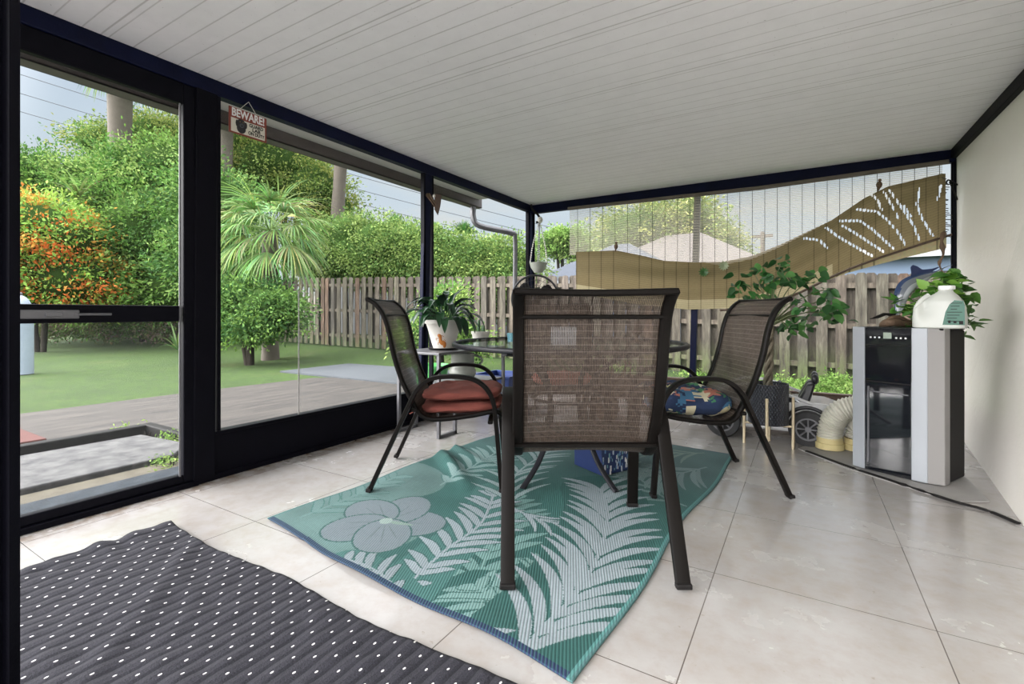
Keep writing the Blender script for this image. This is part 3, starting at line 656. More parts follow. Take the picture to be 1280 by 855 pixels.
def fan_palm(label, px, py, z, zt, Rc, n, pal, trunk_r, group=None, seed=0, lean=None, droop=.9, frondR=.8, upb=0.0, name='fan_palm', base_px=None, width=.035):
    random.seed(seed); top = PD(px, py, z); bx = top.x + (lean or 0); by = top.y; loc = (bx, by, gz(bx, by))
    r = thing(name, label, 'palm tree', loc, group=group)
    tp = [Vector((bx, by, loc[2] - .1))] + [Vector((bx + (top.x - bx) * k / 12, by, loc[2] + (top.z - loc[2]) * k / 12)) for k in range(1, 13)]
    rr = [trunk_r * (1.15 if k == 0 else 1.0 + .05 * math.sin(k * 2.1)) for k in range(13)]
    r.part('trunk', sweep(tp, rr, seg=14), PLAIN['bark_far'], world=True, smooth=True)
    mb = MB()
    for k in range(n):
        a = 2.4 * k; e = 1.1 - 1.9 * (k / n) + upb; v = Vector((math.cos(a) * math.cos(e), math.sin(a) * math.cos(e), math.sin(e)))
        fan_frond(mb, top, v, Rc * random.uniform(.75, 1.1), frondR * random.uniform(.85, 1.15), pal, 22, droop, width)
    r.part('fronds', mb, PLAIN['leaf_far'], world=True)
    return r
PG = [(.15, .26, .08), (.24, .35, .13), (.20, .31, .12), (.30, .38, .16)]
fan_palm('bushy fan palm with drooping pale fronds outside the left window', 338, 290, 10, 0, .75, 46, PG, .16, seed=3, droop=1.3, frondR=.95, width=.03)
fan_palm('tall palm with a thick pale trunk seen through the door top', 150, 66, 16.5, 0, .7, 30, DK + PG[:2], .34, seed=4, droop=1.4, frondR=1.2, width=.05)
fan_palm('tall palm whose trunk stands just right of the black post', 281, 112, 16.5, 0, .7, 24, DK + PG[:1], .25, seed=5, droop=1.4, frondR=1.1, width=.05)
fan_palm('palm with bare leaning trunk in the middle of the left window', 430, 140, 17, 0, .7, 14, DK, .22, seed=6, lean=-.75, droop=1.2, frondR=1.0, width=.05)
fan_palm('larger far palm showing over the hedge right of the post', 580, 298, 24, 0, .45, 24, DK + OL[:1], .16, seed=7, droop=.5, frondR=.6, width=.05, upb=.5)
fan_palm('far palm behind the hedge left of the middle post', 494, 287, 26, 0, .45, 18, DK, .13, seed=8, droop=.5, frondR=.55, width=.05, upb=.5)
fan_palm('distant palm peeking beside the middle window post', 545, 294, 27, 0, .4, 16, DK, .13, seed=9, droop=.5, frondR=.5, width=.05, upb=.5)
def strap_plant(name, label, cat, loc, n, L, wd, pal, droop=1.3, seed=1, mat='leaf_far', emin=.4, emax=1.4):
    random.seed(seed); r = thing(name, label, cat, loc); mb = MB()
    for k in range(n):
        a = 2.4 * k + random.uniform(-.3, .3); e = random.uniform(emin, emax); v = (math.cos(a) * math.cos(e), math.sin(a) * math.cos(e), math.sin(e))
        blade(mb, loc, v, L * random.uniform(.6, 1.1), wd, droop * random.uniform(.6, 1.3), tuple(x * random.uniform(.7, 1.3) for x in random.choice(pal)), 6)
    r.part('leaves', mb, PLAIN[mat], world=True); return r
pp = PD(98, 250, 13.3); strap_plant('dracaena', 'spiky dracaena with hanging strap leaves among the shrubs', 'plant', (pp.x, pp.y, pp.z), 30, 1.1, .08, PG, 1.6, 12)
pp = PD(222, 395, 12.5); strap_plant('bromeliad', 'small spiky plant at the foot of the door side shrubs', 'plant', (pp.x, pp.y, gz(pp.x, pp.y) - .02), 20, .8, .06, PG, 1.2, 13)

# ---- far buildings, pole, wires
def house(label, loc, wx, wy, h, roof, wallm, roofm, over=.4, rot=0, hip=True):
    r = thing('house', label, 'house', loc, rot)
    r.part('walls', MB().box((-wx, -wy, 0), (wx, wy, h)), wallm)
    a, b = wx + over, wy + over; k = b if hip else 0; q = max(a - k, .3)
    r.part('roof', MB().add([(-a, -b, h), (a, -b, h), (a, b, h), (-a, b, h), (-q, 0, h + roof), (q, 0, h + roof)], [(0, 1, 5, 4), (1, 2, 5), (2, 3, 4, 5), (3, 0, 4), (3, 2, 1, 0)]), roofm)
    r.part('fascia', MB().box((-a, -b - .03, h - .18), (a, -b, h + .02)).box((-a - .03, -b, h - .18), (-a, b, h + .02)).box((a, -b, h - .18), (a + .03, b, h + .02)), PLAIN['house_white'])
    r.part('window', MB().box((-wx * .5, -wy - .02, h * .4), (-wx * .5 + 1.2, -wy, h * .8)), PLAIN['gloss_black'])
    return r
pt = PD(838, 345, 19)
house('neighbouring house with peaked grey brown roof seen through the blind net', (pt.x, pt.y + 2.5, -.05), 3.9, 3.2, 2.35, 2.15, PLAIN['house_white'], PLAIN['roof_tan'])
pt = PD(700, 345, 15)
house('blue grey roofed house behind the fence at the porch corner', (pt.x + 1.2, pt.y + 2.3, -.05), 2.2, 1.9, 2.0, 1.35, PLAIN['house_blue'], PLAIN['roof_grey'], over=.3)
pt = PD(1135, 335, 10)
house('pale blue house behind the fence at the right', (pt.x + 2.3, pt.y + 1.9, -.05), 3.6, 1.7, 2.34, .25, PLAIN['house_blue'], PLAIN['house_white'], over=.25)
pt = PD(440, 345, 17)
house('long low house with a white wall behind the fence left part', (pt.x + 1.5, pt.y + 2, 0), 3.2, 1.5, 2.35, .5, PLAIN['house_white'], PLAIN['roof_tan'], over=.2)
pl = PD(623, 310, 26); r = thing('utility_pole', 'distant wooden utility pole above the hedge', 'pole', (pl.x, pl.y, 0))
r.part('shaft', sweep([(0, 0, 0), (0, 0, pl.z)], [.14, .11], seg=10), PLAIN['pole_wood']); r.part('insulator', MB().box((.1, -.1, pl.z - .5), (.45, .1, pl.z - .35)), PLAIN['grey_metal']); r.part('insulator', MB().box((.1, -.1, pl.z - 1.0), (.4, .1, pl.z - .85)), PLAIN['grey_metal'])
pl2 = PD(953, 290, 26); r = thing('utility_pole', 'far utility pole seen through the bamboo net', 'pole', (pl2.x, pl2.y, 0))
r.part('shaft', sweep([(0, 0, 0), (0, 0, pl2.z)], [.12, .1], seg=10), PLAIN['pole_wood']); r.part('crossarm', MB().box((-.5, -.05, pl2.z - .3), (.5, .05, pl2.z - .15)), PLAIN['pole_wood'])
def wire(label, a, b, sag, rad=.018):
    a, b = Vector(a), Vector(b); pts = [a.lerp(b, k / 16) + Vector((0, 0, -sag * 4 * (k / 16) * (1 - k / 16))) for k in range(17)]
    tag(build('overhead_wire', sweep(pts, rad, seg=5), PLAIN['wire']), label, 'wire', 'overhead wires in the sky')
wire('top wire of the overhead lines crossing the sky above the garden', PD(10, 88, 24), PD(720, 292, 30), .3)
wire('middle wire of the overhead lines crossing the sky above the garden', PD(10, 112, 24), PD(720, 304, 30), .3)
wire('lowest wire of the overhead lines crossing the sky above the garden', PD(10, 135, 24), PD(720, 318, 30), .3)
wire('short wire running left from the utility pole', PD(570, 332, 27), PD(623, 312, 26), .1)
wire('short wire running right from the utility pole', PD(623, 312, 26), PD(680, 345, 25), .1)
wire('wire by the far pole behind the bamboo net', PD(900, 330, 27), PD(953, 291, 26), .3, .02)

# things standing outside the left windows
b0 = PD(540, 463, 5.0); r = thing('bucket', 'bright green bucket outside beyond the plant table', 'bucket', (b0.x, b0.y, -.02))
zt = b0.z + .08
r.part('tub', lathe([(.0, .02), (.13, .0), (.17, zt), (.185, zt), (.185, zt - .03), (.172, zt - .03)], 24), PLAIN['green_bucket'], smooth=True)
r.part('handle', sweep(catmull([(-.18, 0, zt), (-.1, -.12, zt - .05), (0, -.17, zt - .08), (.1, -.12, zt - .05), (.18, 0, zt)], 4), .005), PLAIN['grey_metal'], smooth=True)
pj = PD(34, 385, 7.5); r = thing('furniture_cover', 'folded pale blue cover standing at the left edge outside the door', 'cover', (pj.x - .3, pj.y, -.02))
r.part('fabric', sweep(catmull([(0, 0, .0), (0, 0, .6), (.0, 0, 1.0), (-.05, 0, 1.25)], 5), [.15] * 6 + [.15, .15, .15, .145, .14, .13, .12, .10, .07, .03], seg=16), material('pale_blue_cover', (.36, .42, .52), .7, nz=.15), smooth=True)
r.part('top_knob', ellips((-.05, 0, 1.27), (.035, .035, .04)), PLAIN['grey_metal'], smooth=True)

# ================================================================== RUGS
def rug():
    Lp, Fp, Rp = G(333, 650), G(717, 855), G(918, 570)
    eu = (Fp - Lp); U = eu.length; eu.normalize(); ev = Vector((-eu.y, eu.x, 0)); V = (Rp - Fp).dot(ev); V = abs(V); ev = ev if (Rp - Fp).dot(ev) > 0 else -ev
    du = (Rp - Fp).dot(eu)
    def st(px, py):
        q = G(px, py) - Lp; return (q.dot(eu), q.dot(ev))
    nu, nv = 330, 490
    su, sv = np.meshgrid((np.arange(nu) + .5) / nu * U, (np.arange(nv) + .5) / nv * V)
    wob = np.zeros_like(su); 
    img = np.empty((nv, nu, 3)); img[:] = (.03, .115, .10)
    dk, wh, mint, gr, mid = np.array((.022, .095, .083)), np.array((.42, .43, .46)), np.array((.19, .29, .27)), np.array((.25, .255, .285)), np.array((.06, .165, .148))
    def blob(c, r, col, rot=0, a=1):
        x, y = su - c[0], sv - c[1]; X = x * math.cos(rot) + y * math.sin(rot); Y = -x * math.sin(rot) + y * math.cos(rot)
        m = (X / r[0]) ** 2 + (Y / r[1]) ** 2 < 1; img[m] = col if a == 1 else img[m] * (1 - a) + np.array(col) * a
    def leafl(p0, p1, wd, col, edge=None, curve=.0):
        d = np.array(p1) - p0; L = np.hypot(*d); d = d / L; nrm = np.array((-d[1], d[0]))
        x, y = su - p0[0], sv - p0[1]; a = (x * d[0] + y * d[1]) / L; q = x * nrm[0] + y * nrm[1] - curve * L * 4 * a * (1 - a) * .25
        ok = (a > 0) & (a < 1); hw = wd * np.sin(PI * np.clip(a, 0, 1) ** .8) ** .6
        if edge is not None: img[ok & (np.abs(q) < hw + .006)] = edge
        img[ok & (np.abs(q) < hw)] = col
    def frond(pxs, n, ll, wd, col, ang=.75, bg=None, stem=.007, sides=(1, -1), taper=.5, curve=.35, scol=None, edge=None, shape='palm'):
        P = [np.array(st(*p)) for p in pxs]; P = [np.array(q[:2]) for q in catmull([(p[0], p[1], 0) for p in P], 8)]; m = len(P)
        cum = np.cumsum([0] + [np.hypot(*(P[i + 1] - P[i])) for i in range(m - 1)]); tot = cum[-1]; SP = [P[i] + (P[i + 1] - P[i]) * k / 8 for i in range(m - 1) for k in range(8)]
        if bg is not None:
            for i in range(m): blob(P[i], (ll * .5, ll * .5), bg)
        for k in range(n):
            s = (k + .5) / n * tot; i = min(int(np.searchsorted(cum, s)), m - 1); i = max(i, 1); dd = P[i] - P[i - 1]; dd = dd / (np.hypot(*dd) + 1e-9); p = P[i]
            f = k / n; l = ll * ((1 - taper * f) if shape == 'palm' else max(.25, math.sin(PI * (f * .85 + .12))))
            for sd in sides:
                c, s_ = math.cos(ang * sd), math.sin(ang * sd); v = np.array((dd[0] * c - dd[1] * s_, dd[0] * s_ + dd[1] * c))
                leafl(p, p + v * l, wd, np.array(col) * random.uniform(.92, 1.06), edge, curve * -sd)
        for q in SP: blob(q, (stem, stem), col if scol is None else scol)
    # background patches of lighter mint leaves at the left
    blob(st(430, 640), (.50, .34), mint * .85); blob(st(500, 600), (.35, .25), mint * .8)
    nz_ = np.array([[noise.noise(Vector((a * 5, b * 5, 2))) for a in np.linspace(0, 1.6, 54)] for b in np.linspace(0, 2.4, 81)]); nz_ = np.kron(nz_, np.ones((7, 7)))[:nv, :nu]
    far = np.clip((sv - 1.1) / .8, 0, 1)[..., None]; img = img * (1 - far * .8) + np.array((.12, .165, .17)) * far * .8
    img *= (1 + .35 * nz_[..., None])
    frond([(375, 650), (430, 628), (500, 600)], 7, .22, .022, mint, edge=mid, ang=.9)
    frond([(905, 590), (850, 600), (790, 600)], 9, .33, .016, (.26, .31, .31), ang=.8)
    frond([(880, 640), (845, 625), (800, 590), (770, 575)], 9, .30, .015, (.23, .30, .29), ang=.8)
    frond([(905, 572), (860, 572), (800, 566)], 8, .3, .014, (.25, .30, .26), ang=.7)
    # broad striped leaves
    frond([(570, 770), (600, 720), (640, 650), (655, 625)], 11, .30, .027, (.20, .33, .30), ang=.85, bg=dk, edge=dk * .8, shape='leaf')
    frond([(500, 745), (560, 690), (610, 655), (632, 618)], 13, .24, .020, wh * .97, ang=.95, bg=mid, edge=dk, shape='leaf')
    frond([(505, 742), (478, 716), (440, 700)], 6, .16, .017, wh * .9, ang=.9, bg=mid, edge=dk, shape='leaf')
    frond([(690, 800), (640, 770), (600, 735)], 9, .22, .021, (.24, .37, .34), ang=.9, bg=dk, edge=dk, shape='leaf')
    frond([(600, 800), (630, 770), (665, 740), (700, 700)], 9, .17, .014, (.22, .34, .31), ang=.9, edge=dk, shape='leaf')
    frond([(560, 610), (600, 590), (640, 568)], 9, .30, .021, (.28, .38, .36), ang=.85, edge=mid, shape='leaf')
    frond([(650, 640), (660, 600), (700, 570), (735, 555)], 12, .34, .016, (.38, .42, .42), ang=.75, edge=dk)
    frond([(655, 640), (690, 655), (735, 660), (770, 640)], 7, .20, .013, wh, ang=.5, edge=dk)
    # hibiscus
    fc = np.array(st(487, 652))
    for k in range(5):
        a = k * 2 * PI / 5 + .5; c = fc + np.array((math.cos(a), math.sin(a))) * .135
        blob(c, (.158, .128), dk, a); blob(c, (.150, .120), gr, a)
        for j in (-.35, 0, .35):
            v = np.array((math.cos(a + j), math.sin(a + j))); leafl(fc + v * .04, fc + v * .2, .003, (.17, .18, .2))
    leafl(fc, fc + np.array((.14, .05)), .014, (.3, .37, .3)); blob(fc, (.03, .03), (.42, .48, .42))
    # the big white palm frond in front
    frond([(640, 838), (676, 795), (720, 748), (752, 705), (772, 668), (778, 640), (770, 618)], 16, .43, .023, wh, ang=.72, bg=dk, stem=.008, taper=.35, curve=.45)
    frond([(585, 785), (610, 800), (640, 830)], 3, .12, .014, wh, ang=.5)
    # borders
    navy = (.012, .02, .085)
    img[sv < .022] = navy; img[su > U - .008] = (.10, .2, .2); e = (su > U - .020) & (su < U - .012); img[e] = (.12, .3, .28); img[su < .01] = mid; img[sv > V - .012] = navy
    rough = RNG.uniform(.93, 1.07, (nv, nu, 1)); img = img * rough
    def P_(u, v):
        s, t = u * U, v * V; s2 = s + du * v
        q = Lp + eu * s2 + ev * t
        wv = .018 * math.sin(t * 3.1 + .6) * (1 - u) + .022 * math.sin(t * 4.3) * u * math.sin(PI * v); q += eu * wv
        q += ev * (-.028 * math.sin(u * PI * 1.15) ** 2 * (1 - v))
        z = .006
        d = abs((s2 - .35) * .5 + (t - .95) * .86); z += .045 * math.exp(-(d / .05) ** 2) * max(0, 1 - abs(s - .15) / .42)      # ruck near the left chair
        d2 = abs((s - .12) * .3 + (t - 1.3) * .95); z += .028 * math.exp(-(d2 / .04) ** 2) * max(0, 1 - s / .45)
        z += .007 * (math.sin(t * 9 + s * 4) + 1) * max(0, .5 - s) * 1.2
        z += .012 * math.exp(-((v) / .05) ** 2) * (math.sin(u * 17) * .5 + .5) * (u > .2)
        q.z = z; return q
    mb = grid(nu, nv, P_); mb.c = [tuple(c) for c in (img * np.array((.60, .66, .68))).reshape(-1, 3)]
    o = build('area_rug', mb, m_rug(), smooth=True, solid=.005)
    return tag(o, 'teal and white tropical leaf woven rug under the table', 'rug')
rug()
def dark_mat():
    X0, X1, Y0, Y1 = -2.41, -.35, -.5, 1.03
    def f(u, v):
        x, y = X0 + (X1 - X0) * u, Y0 + (Y1 - Y0) * v
        y += .012 * math.sin(x * 7) * v ** 6; x += .02 * noise.noise(Vector((0, y * 5, 3))) * (1 - u) ** 6
        z = .012 + .005 * noise.noise(Vector((x * 3, y * 3, 1))) + .006 * noise.noise(Vector((x * 14, y * 14, 1)))
        e = (1 - u) ** 30; z += .02 * e * (noise.noise(Vector((y * 16, 2, 0))) + .6)
        z += .006 * math.exp(-(((x + 1.9) * .9 + (y - .8)) / .05) ** 2)
        return Vector((x, y, max(z, .006)))
    o = build('floor_mat', grid(200, 150, f), m_mat(), smooth=True, solid=.006)
    tag(o, 'charcoal ribbed floor mat with rows of white dots by the door', 'mat')
dark_mat()

# ================================================================== CHAIRS
PROF = [(-.285, 1.012), (-.245, .985), (-.205, .93), (-.175, .84), (-.15, .72), (-.105, .58), (-.05, .47), (-.008, .40), (.05, .372), (.15, .374), (.28, .392), (.39, .412), (.435, .395)]
LOOP = [(-.268, .0), (-.16, .235), (-.062, .445), (-.018, .53), (.05, .588), (.15, .604), (.27, .592), (.345, .545), (.385, .47), (.40, .36), (.43, .0)]
def make_chair(label):
    r = thing('patio_chair', label, 'chair', group='bronze mesh sling patio chairs around the glass table')
    pr = catmull([(0, y, z) for y, z in PROF], 6)
    for sx in (-1, 1):
        r.part('side_rail', sweep([p + Vector((sx * .262, 0, 0)) for p in pr], .021, .012, side=(1, 0, 0), seg=12, sq=3.5), PLAIN['chair_metal'], smooth=True)
        lp = catmull([(sx * .300, y, z) for y, z in LOOP], 6)
        r.part('arm_and_legs', sweep(lp, .025, .011, side=(1, 0, 0), seg=8, sq=8), PLAIN['chair_metal'], smooth=True, sharp=35)
        for yy, zz_ in ((-.268, 0), (.43, 0)):
            r.part('foot_cap', MB().box((sx * .30 - .027, yy - .014, 0), (sx * .30 + .027, yy + .014, .018)), PLAIN['matte_black'], bevel=.004)
    r.part('crossbar', sweep([(-.30, -.035, .425), (.30, -.035, .425)], .014, .010, seg=8, sq=3), PLAIN['chair_metal'])
    r.part('crossbar', sweep([(-.30, .37, .36), (.30, .37, .36)], .014, .010, seg=8, sq=3), PLAIN['chair_metal'])
    r.part('head_rail', sweep(catmull([(-.275, -.285, 1.012), (0, -.292, 1.006), (.275, -.285, 1.012)], 6), .014, .012, seg=10, sq=3), PLAIN['chair_metal'])
    r.part('head_rail', sweep([(-.262, -.205, .925), (.262, -.205, .925)], .010, .008, seg=8, sq=3), PLAIN['chair_metal'])
    pr2 = [p for p in pr]; cum = [0]
    for a, b in zip(pr2, pr2[1:]): cum.append(cum[-1] + (b - a).length)
    nu, nv = 16, len(pr2) - 1
    def f(u, v):
        i = round(v * nv); p = pr2[i]; sag = math.sin(PI * u) * .012 * math.sin(PI * v)
        t = (pr2[min(i + 1, nv)] - pr2[max(i - 1, 0)]).normalized(); n_ = Vector((0, t.z, -t.y))
        return Vector((-.25 + .5 * u, p.y, p.z)) + n_ * sag * -1
    mb = grid(nu, nv, f)
    r.part('sling', mb, SLING, smooth=True, solid=.0015, uv=lambda v, i: (-.25 + .5 * ((i % (nu + 1)) / nu), cum[i // (nu + 1)]))
    return r.o
def copy_tree(o, parent=None):
    c = o.copy(); COL.objects.link(c); c.parent = parent
    for ch in list(o.children): copy_tree(ch, c)
    return c
CH0 = make_chair('empty mesh sling chair in front, its back to the viewer')
def put(o, xc, zc, rot, z=0): x, y = C(xc, zc); o.location = (x, y, z); o.rotation_euler = (0, 0, rot)
chairs = [(.285, 1.905, TH, None), (-.485, 2.835, TH - PI / 2, 'mesh sling chair with rust red cushion, seen side on by the left window'),
          (1.15, 2.75, TH + PI / 2, 'mesh sling chair holding a dark blue floral cushion'), (.385, 3.85, TH + PI, 'mesh sling chair behind the table facing the viewer, in front of the fan')]
for i, (a, b, rot, lab) in enumerate(chairs):
    o = CH0 if i == 0 else copy_tree(CH0)
    if lab: o['label'] = lab
    put(o, a, b, rot, .012)

def cushion(name, label, xc, zc, rot, w, d, h, cols, z0, layers=1, back=0.0, wrinkle=.01, seed=0):
    x, y = C(xc, zc); loc = (x, y, z0); r = thing(name, label, 'cushion', loc, rot, )
    nu, nv = (180, 130) if seed == 4 else (90, 64)
    for L in range(layers):
        hh = h / layers; zb = L * hh
        def f(th, ph):
            a, b = th * 2 * PI, (ph - .5) * PI
            ca, sa = math.cos(a), math.sin(a); e = .45
            cx = math.copysign(abs(ca) ** e, ca) * abs(math.cos(b)) ** .45; cy = math.copysign(abs(sa) ** e, sa) * abs(math.cos(b)) ** .45
            sz = math.copysign(abs(math.sin(b)) ** .75, math.sin(b))
            n_ = noise.noise(Vector((cx * 3 + seed, cy * 3, sz + L * 5)))
            tuft = sum(math.exp(-(((cx - tx) / .16) ** 2 + ((cy - ty) / .16) ** 2)) for tx in (-.35, .35) for ty in (-.35, .35)) if b > 0 else 0
            zz_ = zb + hh / 2 + sz * hh / 2 * (1 - .18 * max(abs(cx), abs(cy)) ** 3) + n_ * wrinkle - tuft * .018 * (L == layers - 1)
            return Vector((cx * w / 2 * (1 + .03 * n_), cy * d / 2 * (1 + .03 * n_) + (.0), zz_ + (.02 + .05 * (cy * d / 2) * .6)))
        mb = grid(nu, nv, f, cfn=lambda u, v: cols(f(u, v)))
        r.part('pad', mb, PLAIN['attr_cloth'], smooth=True)
    return r
red = lambda P: tuple(c * random.uniform(.92, 1.08) for c in (.17, .042, .03))
def seat_pos(c): return c
q = cushion('seat_cushion', 'rust red double seat cushion on the left chair', -.485 + .20, 2.835, TH - PI / 2, .49, .45, .14, red, .375, 2, seed=1)
q.part('tie', sweep(catmull([(-.16, -.22, .04), (-.18, -.27, .01), (-.2, -.31, -.03), (-.19, -.36, -.06)], 4), .012, .003, seg=6), material('red_tie', (.32, .09, .07), .9), smooth=True)
q.part('tie', sweep(catmull([(-.17, -.22, .05), (-.2, -.26, .03), (-.17, -.30, -.02), (-.21, -.33, -.04)], 4), .010, .003, seg=6), material('red_tie2', (.38, .12, .09), .9), smooth=True)
FLO = [(Vector((RNG.uniform(-.25, .25), RNG.uniform(-.24, .24), RNG.uniform(.0, .19))), RNG.uniform(.016, .036), k) for k in range(230)]
def floral(P):
    for (c, r_, k) in FLO:
        d = P - c; a = d.length
        if a < r_ * 1.5 and a * (1 + .35 * math.sin(5 * math.atan2(d.y + d.z, d.x) + k)) < r_: return [(.50, .45, .27), (.40, .14, .10), (.04, .16, .07), (.04, .13, .24), (.52, .48, .34), (.012, .03, .09)][k % 6]
    return (.010, .024, .07)
cushion('seat_cushion', 'dark blue seat cushion printed with cream, coral and green flowers on the right chair', 1.15 - .19, 2.75, TH + PI / 2, .49, .46, .15, floral, .375, 1, wrinkle=.015, seed=4)
pink = lambda P: (.42, .14, .11)
cushion('seat_cushion', 'faded coral seat cushion on the chair behind the table', .385, 3.85 - .19, TH + PI, .46, .43, .085, pink, .395, 1, seed=7)

# ================================================================== GLASS TABLE
tx, ty = C(.345, 2.98)
r = thing('patio_table', 'round glass topped patio table with curved dark metal legs', 'table', (tx, ty, .008), TH)
TR, THh = .70, .762
r.part('glass_top', lathe([(0, THh - .006), (TR - .02, THh - .006), (TR - .012, THh - .003), (TR - .012, THh + .0), (TR - .02, THh + .001), (0, THh + .001)], 72), GLASS, smooth=False)
r.part('rim', sweep([(TR * math.cos(a), TR * math.sin(a), THh - .008) for a in np.linspace(0, 2 * PI, 72, endpoint=False)], .014, .014, seg=8, closed=True, sq=3), PLAIN['table_metal'], smooth=True)
for k, a in enumerate((-PI / 2 - .62, -PI / 2 + .42, PI / 2 - .5, PI / 2 + .5)):
    c, s = math.cos(a), math.sin(a); pts = [(.66, .735), (.5, .70), (.30, .58), (.20, .42), (.22, .25), (.34, .1), (.50, .0)]
    r.part('leg', sweep(catmull([(q_ * c, q_ * s, z) for q_, z in pts], 6), .016, .010, side=(-s, c, 0), seg=10, sq=3), PLAIN['table_metal'], smooth=True)
r.part('support_ring', sweep([(.215 * math.cos(a), .215 * math.sin(a), .42) for a in np.linspace(0, 2 * PI, 40, endpoint=False)], .010, seg=8, closed=True), PLAIN['table_metal'], smooth=True)
TZ = .008 + THh + .002
def onx(name, label, cat, xc, zc, rot=0, z=TZ, group=None):
    x, y = C(xc, zc); return thing(name, label, cat, (x, y, z), TH + rot, group=group)
r = onx('glass_jar', 'square clear glass jar on the table behind the front chair', 'jar', .29, 2.72)
r.part('body', MB().box((-.07, -.05, 0), (.07, -.046, .10)).box((-.07, .046, 0), (.07, .05, .10)).box((-.07, -.046, 0), (-.066, .046, .10)).box((.066, -.046, 0), (.07, .046, .10)).box((-.07, -.05, -.0), (.07, .05, .006)), m_veil('jar_glass', (.8, .84, .88), .35, .1))
r.part('contents', MB().box((-.05, -.035, .008), (.05, .035, .035)), PLAIN['blue'], bevel=.006)
r = onx('lantern', 'small dark candle lantern on the right side of the glass table', 'lantern', .74, 2.85)
r.part('base', lathe([(0, 0), (.04, 0), (.04, .01), (.012, .02), (.010, .05), (.03, .06), (.03, .075), (0, .075)], 20), PLAIN['brown'], smooth=False)
r.part('candle', lathe([(0, .075), (.018, .075), (.018, .13), (0, .13)], 16), PLAIN['brown'])
r = onx('drinking_glass', 'short blue tinted glass at the left edge of the table top', 'glass', .0, 2.98)
r.part('glass_body', lathe([(0, .004), (.024, .004), (.028, .055), (.031, .055), (.027, 0), (0, 0)], 20), m_veil('blue_glass', (.15, .35, .42), .5, .1), smooth=True)

# box under the table
r = onx('gift_box', 'small dark blue box with pale patterned side on the rug under the table', 'box', .55, 2.93, rot=.55, z=.014)
r.part('body', MB().box((-.12, -.13, 0), (.12, .12, .17)), PLAIN['dark_blue'], bevel=.004)
pm = MB(); random.seed(5)
for k in range(60):
    a, b = random.uniform(-.11, .11), random.uniform(.01, .16); s_ = random.uniform(.006, .016)
    pm.box((.1205, a - s_ / 3, b - s_), (.1215, a + s_ / 3, b + s_), M=Matrix.Rotation(0, 4, 'X'), col=random.choice([(.4, .45, .5), (.15, .3, .3), (.5, .5, .5), (.1, .2, .35)]))
for k in range(60):
    a, b = random.uniform(-.11, .11), random.uniform(.01, .16); s_ = random.uniform(.006, .016)
    pm.box((a - s_ / 3, -.1315, b - s_), (a + s_ / 3, -.1305, b + s_), col=random.choice([(.4, .45, .5), (.15, .3, .3), (.5, .5, .5), (.1, .2, .35)]))
r.part('printed_pattern', pm, PLAIN['attr'])
# gnarled thing standing behind the table
r = onx('root_sculpture', 'gnarled brown twisted wood sculpture standing behind the glass table', 'sculpture', .80, 4.15, z=0)
random.seed(9)
r.part('dish', lathe([(0, 0), (.17, 0), (.2, .03), (.19, .045), (.15, .03), (0, .03)], 28), PLAIN['brown'], smooth=True)
sm = MB()
for k in range(7):
    pts = [(random.uniform(-.05, .05), random.uniform(-.05, .05), .03)]
    for j in range(1, 7): pts.append((pts[-1][0] + random.uniform(-.06, .05) + .012 * k - .03, pts[-1][1] + random.uniform(-.04, .04), .03 + j * .085))
    sweep(catmull(pts, 4), [.030 * (1 - .09 * i / 3) for i in range(25)], seg=7, mb=sm)
r.part('twisted_root', sm, PLAIN['driftwood'], smooth=True)

# ================================================================== FAN
fx, fy = C(.225, 4.62)
r = thing('pedestal_fan', 'black pedestal fan with round wire grille behind the table', 'fan', (fx, fy, 0), TH)
r.part('base', lathe([(0, 0), (.2, 0), (.2, .015), (.17, .03), (.04, .045), (.03, .06), (0, .06)], 36), PLAIN['fan_metal'], smooth=True)
r.part('pole', sweep([(0, 0, .05), (0, 0, .95)], .014, seg=12), PLAIN['fan_metal'], smooth=True)
FH, FR = 1.09, .225
gr = MB(); ringm = MB()
sweep([(FR * math.cos(a), 0, FH + FR * math.sin(a)) for a in np.linspace(0, 2 * PI, 56, endpoint=False)], .016, .011, side=(0, 1, 0), seg=8, closed=True, mb=ringm)
for s_ in (-1, 1):
    for k in range(30):
        a = 2 * PI * k / 30; pts = [(q_ * math.cos(a + .5 * (1 - q_ / FR)), s_ * (.012 + .05 * (1 - (q_ / FR) ** 2)), FH + q_ * math.sin(a + .5 * (1 - q_ / FR))) for q_ in (.05, .10, .15, .19, FR)]
        sweep(pts, .0016, seg=4, mb=gr)
    for q_ in (.06, .13, .18): sweep([(q_ * math.cos(a), s_ * (.012 + .05 * (1 - (q_ / FR) ** 2)), FH + q_ * math.sin(a)) for a in np.linspace(0, 2 * PI, 30, endpoint=False)], .0016, seg=4, closed=True, mb=gr)
r.part('rim', ringm, PLAIN['fan_metal'], smooth=True); r.part('grille', gr, PLAIN['fan_metal'])
r.part('motor', ellips((0, .1, FH), (.06, .08, .06)), PLAIN['fan_metal'], smooth=True)
r.part('hub', ellips((0, 0, FH), (.04, .05, .04)), PLAIN['fan_metal'], smooth=True)
for k in range(3):
    a = 2 * PI * k / 3 + .45; bm_ = grid(8, 8, lambda u, v: Vector(((.03 + .16 * u) * math.cos(a + (v - .5) * (.7 + .5 * math.sin(PI * u))), .02 * (v - .5), FH + (.03 + .16 * u) * math.sin(a + (v - .5) * (.7 + .5 * math.sin(PI * u))))))
    r.part('blade', bm_, PLAIN['matte_black'], smooth=True, solid=.003)

